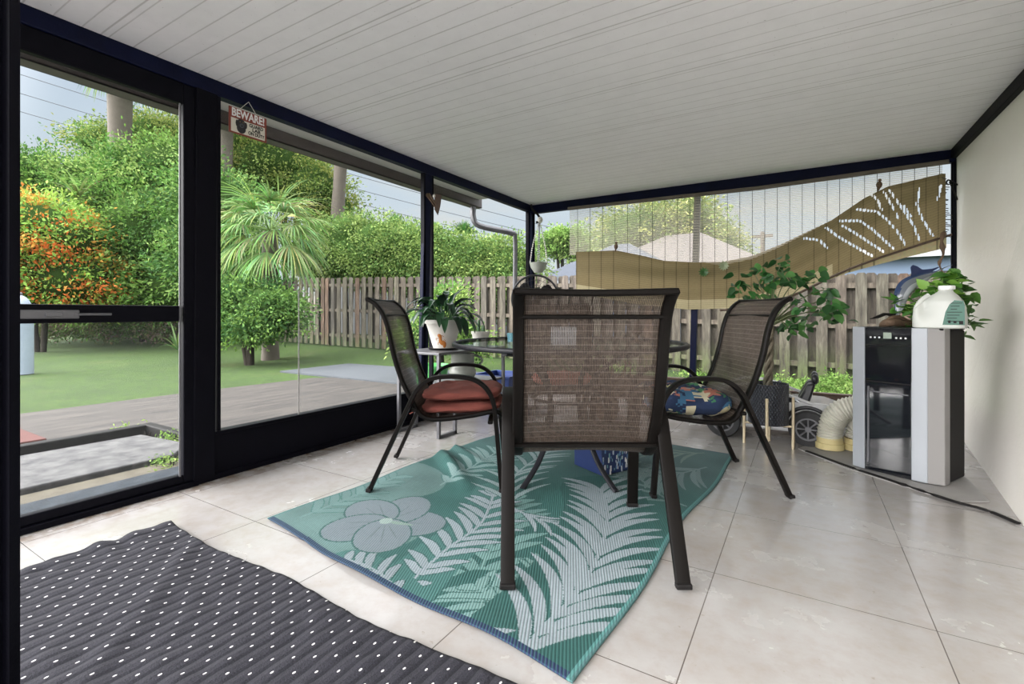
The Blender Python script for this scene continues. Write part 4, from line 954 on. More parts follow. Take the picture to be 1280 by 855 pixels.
# ================================================================== PLANT TABLE AND WHAT IT HOLDS
TBX0, TBX1, TBY0, TBY1, TBH = -2.78, -2.34, 2.80, 3.74, .65
r = thing('plant_table', 'low dark grey metal plant table with loop legs by the window', 'table', ((TBX0 + TBX1) / 2, (TBY0 + TBY1) / 2, 0))
r.part('table_top', MB().box((TBX0, TBY0, TBH - .02), (TBX1, TBY1, TBH)), PLAIN['grey_metal'], world=True, bevel=.004)
r.part('shelf', MB().box((TBX0 + .02, TBY0 + .3, .345), (TBX1 - .02, TBY1 - .02, .365)), PLAIN['grey_metal'], world=True, bevel=.004)
for yy in (TBY0 + .015, TBY1 - .015):
    for xx in (TBX0 + .015, TBX1 - .015): r.part('leg', MB().box((xx - .012, yy - .012, .0), (xx + .012, yy + .012, TBH - .02)), PLAIN['grey_metal'], world=True)
for xx in (TBX0 + .015, TBX1 - .015):
    r.part('leg_loop', MB().box((xx - .012, TBY0 + .015, 0), (xx + .012, TBY0 + .22, .024)).box((xx - .012, TBY0 + .2, 0), (xx + .012, TBY0 + .224, .35)), PLAIN['grey_metal'], world=True)
    r.part('leg_loop', MB().box((xx - .012, TBY1 - .22, 0), (xx + .012, TBY1 - .02, .024)).box((xx - .012, TBY1 - .224, 0), (xx + .012, TBY1 - .2, .35)), PLAIN['grey_metal'], world=True)
# peace lily
PLX, PLY = -2.54, 3.10
r = thing('potted_peace_lily', 'peace lily with long dark glossy leaves in a white pot on the plant table', 'plant', (PLX, PLY, TBH))
r.part('saucer', lathe([(0, .002), (.12, .002), (.13, .018), (.12, .018), (.11, .01), (0, .01)], 28), PLAIN['matte_black'], smooth=True)
r.part('pot', lathe([(0, .012), (.085, .012), (.10, .06), (.13, .17), (.145, .215), (.155, .215), (.155, .245), (.140, .245), (.135, .22), (0, .215)], 36), PLAIN['white_ceramic'], smooth=True)
r.part('soil', lathe([(0, .222), (.136, .221)], 24), PLAIN['soil'])
random.seed(21); lm = MB(); stm = MB()
for k in range(58):
    a = 2.4 * k; e = random.uniform(.15, 1.3); d = Vector((math.cos(a) * math.cos(e), math.sin(a) * math.cos(e), math.sin(e)))
    b0_ = Vector((.03 * math.cos(a), .03 * math.sin(a), .22)); m_ = b0_ + d * random.uniform(.10, .2); sweep([b0_, m_], .0035, seg=5, mb=stm, col=(.03, .09, .03))
    c = random.choice([(.006, .024, .010), (.010, .045, .014), (.022, .07, .024), (.006, .018, .010)])
    n = 7; L_ = random.uniform(.17, .25); W_ = random.uniform(.05, .068); dr = random.uniform(1.4, 3.0); sd = d.cross(Vector((0, 0, 1))).normalized(); p = m_.copy(); dd = d.copy(); vs = []
    for i in range(n + 1):
        wv = W_ / 2 * math.sin(PI * min(.99, (i / n) ** .8 * .95 + .05)) ** .8; up_ = sd.cross(dd).normalized()
        vs += [p - sd * wv + up_ * wv * .35, p, p + sd * wv + up_ * wv * .35]
        dd = (dd + Vector((0, 0, -dr / n))).normalized(); p = p + dd * L_ / n
    lm.add(vs, [f for i in range(n) for f in ((3 * i, 3 * i + 1, 3 * i + 4, 3 * i + 3), (3 * i + 1, 3 * i + 2, 3 * i + 5, 3 * i + 4))], c)
r.part('leaves', lm, material('lily_leaf', attr=True, rough=.3, trans=.1), smooth=True); r.part('stems', stm, PLAIN['attr'])
gk = MB(); sweep(catmull([(.0, 0, .0), (.012, 0, .03), (-.004, 0, .06), (.008, 0, .095), (.0, 0, .125)], 4), [1.7 * q_ for q_ in (.004, .006, .008, .010, .012, .013, .013, .012, .011, .010, .008, .008, .009, .010, .009, .007, .004)], [1.6 * q_ for q_ in (.003, .004, .006, .007, .008, .008, .008, .008, .007, .006, .006, .006, .007, .008, .007, .005, .003)], side=(1, 0, 0), seg=8, mb=gk)
for s_ in (-1, 1):
    for z_ in (.05, .09): sweep([(s_ * .008, 0, z_), (s_ * .028, 0, z_ + .012), (s_ * .034, 0, z_ - .004)], .003, seg=5, mb=gk)
gx = Vector((PLX, PLY, 0)); dcm = Vector((-PLX, -PLY, 0)).normalized(); gp = gx + dcm * .150 + Vector((dcm.y, -dcm.x, 0)) * -.005
M_ = Matrix.Translation((gp.x, gp.y, TBH + .025)) @ Matrix.Rotation(math.atan2(dcm.y, dcm.x) + PI / 2, 4, 'Z') @ Matrix.Rotation(.05, 4, 'X') @ Matrix.Rotation(-.45, 4, 'Y') @ Matrix.Scale(.95, 4)
tag(build('gecko_ornament', MB().join(gk, M_), PLAIN['orange'], smooth=True), 'small orange gecko ornament leaning on the white lily pot', 'ornament')
# cactus
r = thing('potted_cactus', 'small cactus in a pale grey pot beside the peace lily', 'plant', (-2.52, 3.60, TBH))
r.part('pot', lathe([(0, .0), (.062, .0), (.078, .11), (.085, .11), (.085, .135), (.074, .135), (.072, .115), (0, .115)], 28), PLAIN['white_ceramic'], smooth=True)
r.part('soil', lathe([(0, .12), (.072, .119)], 20), PLAIN['soil'])
cm_ = MB(); M_ = Matrix.Rotation(.15, 3, 'Y')
for (x_, y_, h_, r_) in ((-.02, 0, .11, .016), (.02, .02, .06, .015), (.04, -.01, .05, .014), (.0, .03, .05, .013)): ellips((x_, y_, .12 + h_ / 2), (r_, r_ * .8, h_ / 2 + .015), 12, 10, cm_, (.04, .11, .04))
r.part('stems', cm_, PLAIN['attr'], smooth=True)
# vase
r = thing('ceramic_pitcher', 'pale grey two tier ceramic pitcher on the lower shelf', 'pitcher', (-2.52, 3.33, .365))
r.part('body', lathe([(0, 0), (.06, 0), (.095, .025), (.115, .06), (.115, .095), (.10, .12), (.095, .13), (.10, .145), (.10, .225), (.105, .24), (.095, .24), (.09, .15), (0, .14)], 32), PLAIN['grey_ceramic'], smooth=True)
r.part('handle', sweep(catmull([(.07, .07, .22), (.11, .11, .2), (.12, .12, .16), (.085, .085, .12)], 4), .010, seg=8), PLAIN['grey_ceramic'], smooth=True)
r = thing('storage_tub', 'open blue plastic storage tub on the floor behind the plant table', 'tub', (-2.55, 4.02, 0))
tb = MB(); a, b, h_ = .2, .2, .35
tb.hexa([(-a * .85, -b * .85, 0), (a * .85, -b * .85, 0), (a * .85, b * .85, 0), (-a * .85, b * .85, 0)], [(-a, -b, h_), (a, -b, h_), (a, b, h_), (-a, b, h_)]); tb.f.pop(1); tb.c.pop(); tb.mi.pop()
r.part('body', tb, PLAIN['blue'], solid=.006)
r.part('rim', MB().box((-a - .015, -b - .015, h_ - .015), (a + .015, -b + .006, h_ + .006)).box((-a - .015, b - .006, h_ - .015), (a + .015, b + .015, h_ + .006)).box((-a - .015, -b, h_ - .015), (-a + .006, b, h_ + .006)).box((a - .006, -b, h_ - .015), (a + .015, b, h_ + .006)), PLAIN['blue'])

# ================================================================== MONEY TREE
mx, my = C(1.835, 3.44)
r = thing('potted_money_tree', 'money tree with braided trunk in a black diamond textured pot', 'plant', (mx, my, .165))
r.part('pot', lathe([(0, 0), (.128, 0), (.131, .01), (.131, .285), (.122, .285), (.120, .255), (0, .255)], 48), m_pot(), smooth=False)
r.part('soil', lathe([(0, .262), (.120, .26)], 24), PLAIN['soil'])
bt = MB()
for k in range(3):
    pts = [(.02 * math.cos(z_ * 26 + k * 2.09) + .0 + .02 * z_, .02 * math.sin(z_ * 26 + k * 2.09), .255 + z_) for z_ in np.linspace(0, .46, 30)]
    sweep(pts, .014, seg=8, mb=bt)
r.part('braided_trunk', bt, PLAIN['bark'], smooth=True)
random.seed(33); br = MB(); lf = MB()
def cam_dir(a, b, c): x, y = C(a, b); return Vector((x, y, c))
tips = []
targets = [(925, 350, 0), (945, 345, .05), (975, 330, 0), (985, 345, -.08), (1000, 345, .1), (1030, 362, 0), (1042, 375, .05), (1035, 385, -.05), (1010, 400, 0), (990, 400, .08), (940, 365, -.1), (960, 360, .1), (1018, 385, .12), (928, 370, .05), (968, 345, -.12), (1000, 375, -.1), (1045, 392, 0), (1020, 345, .05), (985, 410, -.05), (955, 335, .08)]
for (a, b, dz_) in targets:
    tp_ = PD(a, b, 3.44 + dz_); v = Vector((tp_.x - mx, tp_.y - my, tp_.z - .165)); p0 = Vector((.01, 0, .69)); m1 = p0.lerp(v, .5) + Vector((0, 0, .05))
    sweep(catmull([p0, m1, v], 5), [.006] * 5 + [.0035] * 6, seg=6, mb=br, col=(.10, .12, .05)); tips.append(v)
for v in tips:
    for k in range(9):
        a = random.uniform(0, 2 * PI); d = Vector((math.cos(a), math.sin(a), random.uniform(-.9, .5))).normalized(); L_ = random.uniform(.052, .082); W_ = L_ * .8
        p0 = v + d * random.uniform(.005, .03) + Vector((random.gauss(0, .02), random.gauss(0, .02), random.uniform(-.06, .04))); sd = d.cross(Vector((random.gauss(0, .7), random.gauss(0, .7), .7))).normalized(); up_ = sd.cross(d)
        vs = [p0]; n = 6
        for i in range(1, n): q_ = i / n; wv = W_ / 2 * math.sin(PI * q_ ** .75) ** .7; c0 = p0 + d * L_ * q_ - Vector((0, 0, .02 * q_ * q_)); vs += [c0 - sd * wv + up_ * wv * .25, c0, c0 + sd * wv + up_ * wv * .25]
        vs.append(p0 + d * L_ - Vector((0, 0, .02)))
        fs = [(0, 1, 2), (0, 2, 3)] + [f for i in range(n - 2) for f in ((1 + 3 * i, 4 + 3 * i, 5 + 3 * i, 2 + 3 * i), (2 + 3 * i, 5 + 3 * i, 6 + 3 * i, 3 + 3 * i))]; e = 3 * (n - 2) + 1; fs += [(e, e + 3, e + 1), (e + 1, e + 3, e + 2)]
        lf.add(vs, fs, random.choice([(.03, .12, .03), (.05, .18, .04), (.02, .08, .02), (.09, .24, .06)]))
r.part('branches', br, PLAIN['attr'], smooth=True); r.part('leaves', lf, PLAIN['leaf'], smooth=True)
r = thing('plant_stand', 'pale gold four legged stand holding the black pot', 'stand', (mx, my, 0), TH)
for k in range(4):
    a = PI / 4 + k * PI / 2 + .25; r.part('leg', sweep([(.155 * math.cos(a), .155 * math.sin(a), 0), (.155 * math.cos(a), .155 * math.sin(a), .36)], .0105, seg=10), PLAIN['gold'], smooth=True)
cr = MB()
for k in range(2): a = PI / 4 + k * PI / 2 + .25; sweep([(.155 * math.cos(a), .155 * math.sin(a), .153), (-.155 * math.cos(a), -.155 * math.sin(a), .153)], .0085, seg=8, mb=cr)
r.part('cross_brace', cr, PLAIN['gold'], smooth=True)

# ================================================================== TOY CAR (parallel to the back wall, nose to the right)
CX0, CY0 = -.24, 4.04
r = thing('toy_car', 'white ride-on toy sports car with black seats behind the money tree', 'toy car', (CX0, CY0, 0))
def station(x, w, zs):  # closed ring of the body at x
    return [(x, -w, zs[0]), (x, -w, zs[1]), (x, -w * .82, zs[2]), (x, w * .82, zs[2]), (x, w, zs[1]), (x, w, zs[0])]
ST_ = [(-.56, .19, (.12, .20, .24)), (-.52, .23, (.09, .23, .30)), (-.38, .25, (.08, .24, .33)), (-.22, .25, (.08, .24, .30)), (.0, .25, (.08, .24, .28)), (.2, .25, (.08, .24, .30)), (.38, .25, (.08, .23, .295)), (.52, .23, (.09, .20, .25)), (.58, .19, (.12, .17, .20))]
cb = MB(); rings = [station(*s_) for s_ in ST_]; vs = [(x_, y_ + .27, z_) for rg in rings for (x_, y_, z_) in rg]; m = 6
cb.add(vs, [(i * m + k, i * m + (k + 1) % m, (i + 1) * m + (k + 1) % m, (i + 1) * m + k) for i in range(len(rings) - 1) for k in range(m)] + [tuple(range(m - 1, -1, -1)), tuple((len(rings) - 1) * m + k for k in range(m))])
r.part('body', cb, PLAIN['car_white'], smooth=True, bevel=.015)
r.part('cockpit', MB().box((-.26, .07, .27), (.14, .47, .305)), PLAIN['car_black'], bevel=.01)
for y_ in (.06, .48): r.part('window_frame', MB().join(sweep(catmull([(-.40, y_, .31), (-.2, y_, .40), (.0, y_, .395), (.16, y_, .34), (.30, y_, .29)], 5), .011, seg=8)), PLAIN['car_white'], smooth=True)
r.part('side_window', MB().prism([Vector((-.36, .065, .30)), Vector((.22, .065, .29)), Vector((.14, .065, .335)), Vector((.0, .065, .385)), Vector((-.2, .065, .39))], (0, .006, 0)), PLAIN['gloss_black'])
r.part('windscreen', MB().hexa([(.16, .08, .29), (.17, .08, .29), (.17, .46, .29), (.16, .46, .29)], [(.06, .1, .40), (.07, .1, .40), (.07, .44, .40), (.06, .44, .40)]), PLAIN['gloss_black'])
for y_ in (.17, .37):
    s_ = r.part('seat', MB().hexa([(.20, y_ - .07, .29), (.28, y_ - .07, .29), (.28, y_ + .07, .29), (.20, y_ + .07, .29)], [(.27, y_ - .06, .43), (.32, y_ - .06, .43), (.32, y_ + .06, .43), (.27, y_ + .06, .43)]), PLAIN['car_black'], bevel=.015)
    r.part('headrest', ellips((.315, y_, .46), (.025, .045, .04)), PLAIN['car_black'], s_, smooth=True)
for xw in (-.29, .27):
    for yw_ in (-.01, .53):
        Mw = Matrix.Translation((xw, yw_, .125)) @ Matrix.Rotation(PI / 2, 4, 'X')
        wh_ = r.part('wheel', lathe([(.075, -.04), (.118, -.04), (.125, -.025), (.125, .025), (.118, .04), (.075, .04), (.075, .0), (0, .0)], 32, M=Mw), PLAIN['tyre'], smooth=False)
        hm = MB(); Ms = Mw
        for k in range(8):
            a = 2 * PI * k / 8; c_, s2 = math.cos(a), math.sin(a); sweep([Ms @ Vector((.015 * c_, .015 * s2, .03)), Ms @ Vector((.08 * c_, .08 * s2, .035))], .007, seg=6, mb=hm)
        lathe([(0, .025), (.02, .025), (.02, .042), (0, .042)], 14, M=Ms, mb=hm); lathe([(.07, .02), (.08, .02), (.08, .042), (.07, .042)], 28, M=Ms, mb=hm)
        r.part('rim', hm, PLAIN['grey_metal'], wh_)
    r.part('wheel_arch', sweep([(xw + .145 * math.cos(a), .015, .125 + .145 * math.sin(a)) for a in np.linspace(-.1, PI + .1, 18)], .010, .014, seg=8), PLAIN['car_black'], smooth=True)
r.part('steering_wheel', sweep([(.10 - .02 * math.sin(a), .27 + .06 * math.cos(a), .37 + .05 * math.sin(a)) for a in np.linspace(0, 2 * PI, 20, endpoint=False)], .007, seg=6, closed=True), PLAIN['car_black'])

# ================================================================== AC UNIT
A0 = Vector((.26, 3.62, 0)); A1 = Vector((.643, 3.413, 0)); ang = math.atan2((A1 - A0).y, (A1 - A0).x); AW = (A1 - A0).length; AH = .855
r = thing('air_conditioner', 'tall silver and black portable air conditioner by the cream wall', 'appliance', (A0.x, A0.y, .012), ang)
AD = .33
r.part('case', MB().box((.02, .05, .0), (AW - .005, AD, AH - .012)), PLAIN['matte_black'], bevel=.01)
r.part('side_stripe', MB().prism([Vector((.0, .0, 0)), Vector((.07, -.012, 0)), Vector((.07, .05, 0)), Vector((.0, .05, 0))], (0, 0, AH)), PLAIN['silver'], bevel=.004)
r.part('side_stripe', MB().prism([Vector((AW - .135, -.012, 0)), Vector((AW - .065, .0, 0)), Vector((AW - .065, .05, 0)), Vector((AW - .135, .05, 0))], (0, 0, AH)), PLAIN['silver'], bevel=.004)
r.part('side_cheek', MB().prism([Vector((AW - .066, .0, 0)), Vector((AW, .03, 0)), Vector((AW, .10, 0)), Vector((AW - .066, .10, 0))], (0, 0, AH)), PLAIN['silver_dark'], bevel=.004)
fp = r.part('front_panel', MB().prism([Vector((.07, -.006, 0.0)), Vector((AW - .135, -.006, 0.0)), Vector((AW - .135, .05, 0.0)), Vector((.07, .05, .0))], (0, 0, AH - .002)), PLAIN['gloss_black'], bevel=.003)
r.part('panel_seam', MB().box((.072, -.010, .53), (AW - .137, -.0055, .536)).box((.072, -.010, .75), (AW - .137, -.0055, .754)), PLAIN['matte_black'], fp)
r.part('inset_frame', MB().box((.085, -.0115, .05), (.093, -.005, .50)).box((.085, -.0115, .47), (AW - .15, -.005, .476)), PLAIN['grey_metal'], fp)
cx_ = (.07 + AW - .135) / 2
r.part('display', MB().box((cx_ - .02, -.009, .79), (cx_ + .02, -.0055, .825)), material('lcd', (.30, .36, .30), .3), fp)
for k in range(6):
    xk = cx_ + (-.085 + k * .022 if k < 3 else -.085 + .062 + k * .022)
    r.part('button', lathe([(0, 0), (.0055, 0), (.005, .002), (0, .002)], 12, M=Matrix.Translation((xk, -.006, .795)) @ Matrix.Rotation(PI / 2, 4, 'X')), PLAIN['white_plastic'], fp)
r.part('top', MB().box((.02, .02, AH - .012), (AW - .005, AD, AH)), PLAIN['matte_black'], bevel=.005)
# board under the unit
bp = [(-.03, 3.90), (.23, 3.56), (.42, 3.40), (.64, 3.21), (.80, 3.30), (.80, 4.29), (.30, 4.18), (.05, 4.10)]
tag(build('floor_board', MB().prism([Vector((a, b, .001)) for a, b in bp], (0, 0, .006)), PLAIN['board']), 'thin grey white board on the floor under the air conditioner', 'board')
# hoses
def hose(label, pts, R0, colr=None):
    P_ = catmull(pts, 14); n = len(P_); L_ = sum((b - a).length for a, b in zip(P_, P_[1:])); m = int(L_ / .0045)
    Q = []; cum = [0]
    for a, b in zip(P_, P_[1:]): cum.append(cum[-1] + (b - a).length)
    for i in range(m + 1):
        s_ = L_ * i / m; k = max(j for j in range(n) if cum[j] <= s_ + 1e-9); k = min(k, n - 2); Q.append(P_[k].lerp(P_[k + 1], (s_ - cum[k]) / max(cum[k + 1] - cum[k], 1e-9)))
    r = thing('exhaust_hose', label, 'hose', (pts[0][0], pts[0][1], 0))
    r.part('ribbed_tube', sweep(Q, [R0 + .005 * math.cos(i * 2 * PI / 4) for i in range(m + 1)], seg=24), PLAIN['hose'], world=True, smooth=True)
    x_, y_ = pts[0][0], pts[0][1]
    r.part('collar', lathe([(R0 * .9, .012), (R0 + .012, .012), (R0 + .012, .05), (R0 + .004, .055), (R0 + .004, .09), (R0 - .01, .09)], 28), PLAIN['hose_end'], smooth=False)
    return r
h1 = G(1037, 562); hose('cream ribbed exhaust hose arching from its yellowed floor collar', [(h1.x, h1.y, .085), (h1.x + .01, h1.y, .18), (h1.x + .07, h1.y - .02, .28), (h1.x + .2, h1.y - .02, .33), (h1.x + .32, h1.y + .02, .36)], .075)
h2 = Vector((.315, 4.06, 0)); hose('second cream exhaust hose tucked behind the silver unit', [(h2.x, h2.y, .085), (h2.x + .02, h2.y, .16), (h2.x + .08, h2.y - .06, .24), (h2.x + .2, h2.y - .14, .28)], .07)

# on top of the unit
AT = .012 + AH
r = thing('marlin_figurine', 'leaping blue and grey marlin figurine on a driftwood base', 'figurine', (.45, 3.62, AT))
def PW(px, py, z=2.92): return PD(px, py, z)
r.part('driftwood_base', MB().join(sweep(catmull([PW(1100, 407, 3.0), PW(1112, 403), PW(1126, 404), PW(1142, 407)], 5), [.006, .014, .02, .024, .026, .024, .026, .022, .026, .024, .02, .022, .018, .014, .010, .006], seg=9)).join(sweep(catmull([PW(1108, 400), PW(1122, 396), PW(1136, 402), PW(1146, 404)], 4), [.005, .010, .014, .012, .014, .012, .010, .012, .010, .008, .008, .006, .004], seg=8)), PLAIN['driftwood'], world=True, smooth=True)
bd_ = catmull([PW(1119, 398), PW(1124, 385), PW(1127, 368), PW(1135, 356), PW(1149, 349), PW(1164, 343), PW(1176, 337), PW(1190, 331)], 5)
n = len(bd_); rad = [max(.0015, .003 + .040 * math.sin(PI * min(1, (i / (n - 1)) * 1.22)) ** 1.1 if i / (n - 1) < .80 else .004 * (1 - (i / (n - 1) - .8) / .2) + .0012) for i in range(n)]
camn = Vector((.45, 3.62, 0)).normalized()
mbm = MB(); sweep(bd_, [q_ * .5 for q_ in rad], rad, side=camn, seg=32, mb=mbm)
fc_ = []
mid_ = bd_
for f in mbm.f:
    c0 = sum((Vector(mbm.v[i]) for i in f), Vector()) / len(f); j = min(range(n), key=lambda q_: (bd_[q_] - c0).length_squared)
    t_ = (bd_[min(j + 1, n - 1)] - bd_[max(j - 1, 0)]).normalized(); up_ = camn.cross(t_); s_ = (c0 - bd_[j]).dot(up_) * (1 if up_.z > 0 or up_.x < 0 else 1)
    fc_.append((.02, .04, .10) if s_ < -rad[j] * .35 else ((.12, .135, .16) if s_ < rad[j] * .3 else (.30, .32, .34)))
mbm.c = fc_; r.part('body', mbm, material('fish_paint', attr=True, rough=.2, coat=.4), world=True, smooth=True)
def fin(pts, name='fin', col='dark_blue', off=0):
    P_ = [PW(a, b) + camn * off for a, b in pts]; r.part(name, MB().prism([p_ - camn * .002 for p_ in P_], camn * .004), PLAIN[col], world=True)
fin([(1133, 358), (1137, 349), (1139, 342), (1138, 334), (1141, 331), (1147, 333), (1153, 337), (1164, 336), (1176, 333), (1160, 343), (1148, 350)], 'dorsal_fin')
fin([(1118, 398), (1108, 394), (1098, 398), (1086, 399), (1104, 391), (1119, 392), (1124, 388)], 'tail_fin', 'matte_black')
fin([(1119, 398), (1113, 404), (1110, 412), (1121, 402)], 'tail_fin', 'matte_black')
fin([(1150, 354), (1152, 362), (1150, 370), (1156, 358)], 'pectoral_fin', 'matte_black', -.02)
fin([(1166, 346), (1180, 343), (1186, 343), (1180, 346)], 'lower_jaw', 'grey_metal')
# jug
jb = Vector((.645, 3.50, AT)); dv = Vector((jb.x, jb.y, 0)).normalized(); ja = math.atan2(dv.y, dv.x) - PI / 2 - .12
r = thing('water_jug', 'milky plastic water jug with a green label on the silver unit', 'jug', jb, ja)
def jugf(u, v):
    a = u * 2 * PI; z = v
    prof = [(0, .102, .07), (.02, .112, .078), (.30, .112, .078), (.50, .106, .076), (.68, .084, .070), (.82, .055, .052), (.90, .034, .032), (.93, .030, .030), (1.0, .032, .032)]
    for (z0, a0, b0), (z1, a1, b1) in zip(prof, prof[1:]):
        if z <= z1 + 1e-9: k = (z - z0) / (z1 - z0); wa, wb_ = a0 + (a1 - a0) * k, b0 + (b1 - b0) * k; break
    e = .42 + .58 * max(0, (z - .6) / .4); ca, sa = math.cos(a), math.sin(a)
    x_ = math.copysign(abs(ca) ** e, ca) * wa + .045 * max(0, (z - .45)) ** 1 * 1.2; y_ = math.copysign(abs(sa) ** e, sa) * wb_
    g_ = math.exp(-((x_ + .055) / .022) ** 2 - ((z - .52) / .26) ** 2) * .028
    y_ -= math.copysign(g_, y_)
    return Vector((x_, y_, z * .222))
jm = grid(48, 34, jugf); r.part('body', jm, PLAIN['jug'], smooth=True)
r.part('bottom', lathe([(0, .001), (.07, .001)], 20), PLAIN['jug'])
r.part('cap', lathe([(0, .234), (.034, .234), (.036, .230), (.036, .213), (.03, .213)], 24, M=Matrix.Translation((.03, 0, 0))), PLAIN['white_plastic'], smooth=False)
r.part('handle', sweep(catmull([(-.04, -.02, .185), (-.075, -.035, .15), (-.095, -.04, .10), (-.085, -.05, .065)], 5), .013, seg=10), PLAIN['jug'], smooth=True)
lp = [Vector((x_, -.0795, z_)) for x_, z_ in ((.022, .02), (.110, .02), (.110, .125), (.104, .148), (.070, .152), (.050, .13), (.034, .09))]
lb = r.part('label', MB().prism(lp, (0, .003, 0)), material('green_label', (.05, .14, .105), .5))
lt = MB()
for k in range(7): zz_ = .145 - k * .016; xs_ = .06 if k < 3 else .045; lt.box((xs_ - .005, -.0806, zz_ - .01), (.100 - .01 * (k % 3), -.0795, zz_ - .007))
lt.box((.088, -.0806, .024), (.104, -.0795, .042)).box((.045, -.0806, .03), (.055, -.0795, .044)).box((.066, -.0806, .03), (.078, -.0795, .04)); r.part('label_print', lt, PLAIN['matte_black'], lb)
# pothos
random.seed(44); r = thing('potted_pothos', 'bright green pothos in a dark pot behind the water jug', 'plant', (.68, 3.62, AT))
r.part('pot', lathe([(0, 0), (.06, 0), (.075, .10), (.08, .10), (.08, .115), (.068, .115), (0, .10)], 24), PLAIN['matte_black'], smooth=True)
lf = MB(); vn = MB()
PT = [(1190, 352), (1200, 362), (1210, 378), (1212, 395), (1208, 410), (1168, 362), (1152, 378), (1160, 392), (1145, 395), (1135, 402), (1128, 385), (1178, 356), (1185, 345), (1205, 350), (1195, 372), (1140, 408), (1120, 380), (1170, 375), (1214, 402), (1150, 405), (1178, 347), (1163, 368), (1143, 385), (1186, 362), (1204, 368), (1155, 366)]
for (a, b) in PT:
    v = PD(a, b, random.uniform(2.82, 2.95)) - Vector((.68, 3.62, AT)); sweep(catmull([(0, 0, .1), tuple(v * .5 + Vector((0, 0, .06))), tuple(v)], 4), .003, seg=5, mb=vn, col=(.12, .22, .05))
    for k in range(8):
        p0 = v + Vector((random.gauss(0, .022), random.gauss(0, .022), random.gauss(0, .02))); d = Vector((random.gauss(0, 1), random.gauss(0, 1) - .5, random.uniform(-.8, .5))).normalized(); sd = d.cross(Vector((random.gauss(0, .4), random.gauss(0, .4), 1))).normalized(); L_ = random.uniform(.055, .085)
        up_ = sd.cross(d); pf = [(.0, .02), (.12, .30), (.35, .36), (.65, .24), (1, .0)]; vs = []
        for q_, wv in pf: c0 = p0 + d * L_ * q_; vs += [c0 - sd * wv * L_ + up_ * wv * L_ * .3, c0, c0 + sd * wv * L_ + up_ * wv * L_ * .3]
        lf.add(vs, [f for i in range(4) for f in ((3 * i, 3 * i + 1, 3 * i + 4, 3 * i + 3), (3 * i + 1, 3 * i + 2, 3 * i + 5, 3 * i + 4))], random.choice([(.16, .38, .05), (.10, .28, .04), (.25, .48, .08), (.07, .2, .04)] if a < 1195 else [(.05, .14, .03), (.09, .22, .04)]))
r.part('leaves', lf, PLAIN['leaf'], smooth=True); r.part('vines', vn, PLAIN['attr'])

# ================================================================== BAMBOO BLIND
def interp(pl, x):
    for (x0, y0), (x1, y1) in zip(pl, pl[1:]):
        if x <= x1: return y0 + (y1 - y0) * (x - x0) / (x1 - x0)
    return pl[-1][1]
topl = [(720, 315), (745, 314), (770, 313), (800, 319), (830, 326), (870, 328), (905, 327), (940, 320), (975, 306), (1000, 294), (1040, 275), (1080, 248), (1110, 233), (1140, 226), (1178, 217)]
botl = [(722, 366), (760, 374), (800, 381), (860, 387), (925, 385), (965, 377), (1000, 364), (1040, 344), (1060, 335), (1100, 320), (1140, 307), (1165, 300), (1184, 291)]
BYY = BY - .10
r = thing('bamboo_blind', 'wide tan bamboo roll blind sagging across the back window', 'blind', tuple(PY(950, 250, BYY)))
slits = [[(1090, 243), (1098, 252), (1102, 262)], [(1105, 240), (1112, 252), (1118, 262), (1122, 272)], [(1112, 238), (1122, 252), (1134, 270), (1142, 282), (1150, 302)], [(1150, 236), (1146, 255), (1152, 272), (1160, 285), (1166, 295)],
         [(1072, 262), (1095, 264), (1108, 274), (1122, 290), (1132, 306)], [(1050, 276), (1075, 276), (1092, 288), (1105, 300), (1118, 312)], [(1053, 282), (1070, 292), (1088, 304), (1105, 315)], [(1033, 285), (1048, 296), (1065, 306), (1090, 320)], [(1006, 298), (1024, 300), (1034, 310)], [(1176, 232), (1172, 250)], [(1130, 258), (1138, 270)]]
segs = [(a, b) for s_ in slits for a, b in zip(s_, s_[1:])]
def near_slit(px, py):
    for (x0, y0), (x1, y1) in segs:
        dx, dy = x1 - x0, y1 - y0; k = max(0, min(1, ((px - x0) * dx + (py - y0) * dy) / (dx * dx + dy * dy))); d = math.hypot(px - x0 - k * dx, py - y0 - k * dy)
        if d < 1.6 and (px * .75) % 3.4 < 2.3: return True
    return False
nu, nv = 330, 70; mb = MB(); X0, X1 = 720, 1182
def bl(u, v):
    px = X0 + (X1 - X0) * u; yt, yb = interp(topl, px), interp(botl, px); py = yt + (yb - yt) * v
    bul = .10 * math.sin(PI * v) * (.4 + .6 * math.sin(PI * u)) + .02 * math.sin(v * 14 + u * 9) * (.3 + .7 * math.sin(PI * u)); return px, py, BYY - bul
vs = []
for j in range(nv + 1):
    for i in range(nu + 1):
        px, py, Y = bl(i / nu, j / nv); vs.append(PY(px, py, Y))
fs = []; cs = []; random.seed(2)
for j in range(nv):
    for i in range(nu):
        px, py, Y = bl((i + .5) / nu, (j + .5) / nv)
        if near_slit(px, py): continue
        fs.append((j * (nu + 1) + i, j * (nu + 1) + i + 1, (j + 1) * (nu + 1) + i + 1, (j + 1) * (nu + 1) + i))
        k = .85 + .2 * ((j * 7) % 3) / 2 + random.uniform(-.05, .05)
        c = (.22, .17, .085) if (j / nv) < .80 or px > 1040 else (.40, .34, .20)
        if ((px - 720) % 15.6) < 1.3: k *= .62
        cs.append(tuple(q_ * k for q_ in c))
mb.v = vs; mb.f = fs; mb.c = cs; mb.mi = [0] * len(fs)
blm = material('bamboo_cloth', attr=True, rough=.85, trans=.45)
r.part('sagging_cloth', mb, blm, world=True)
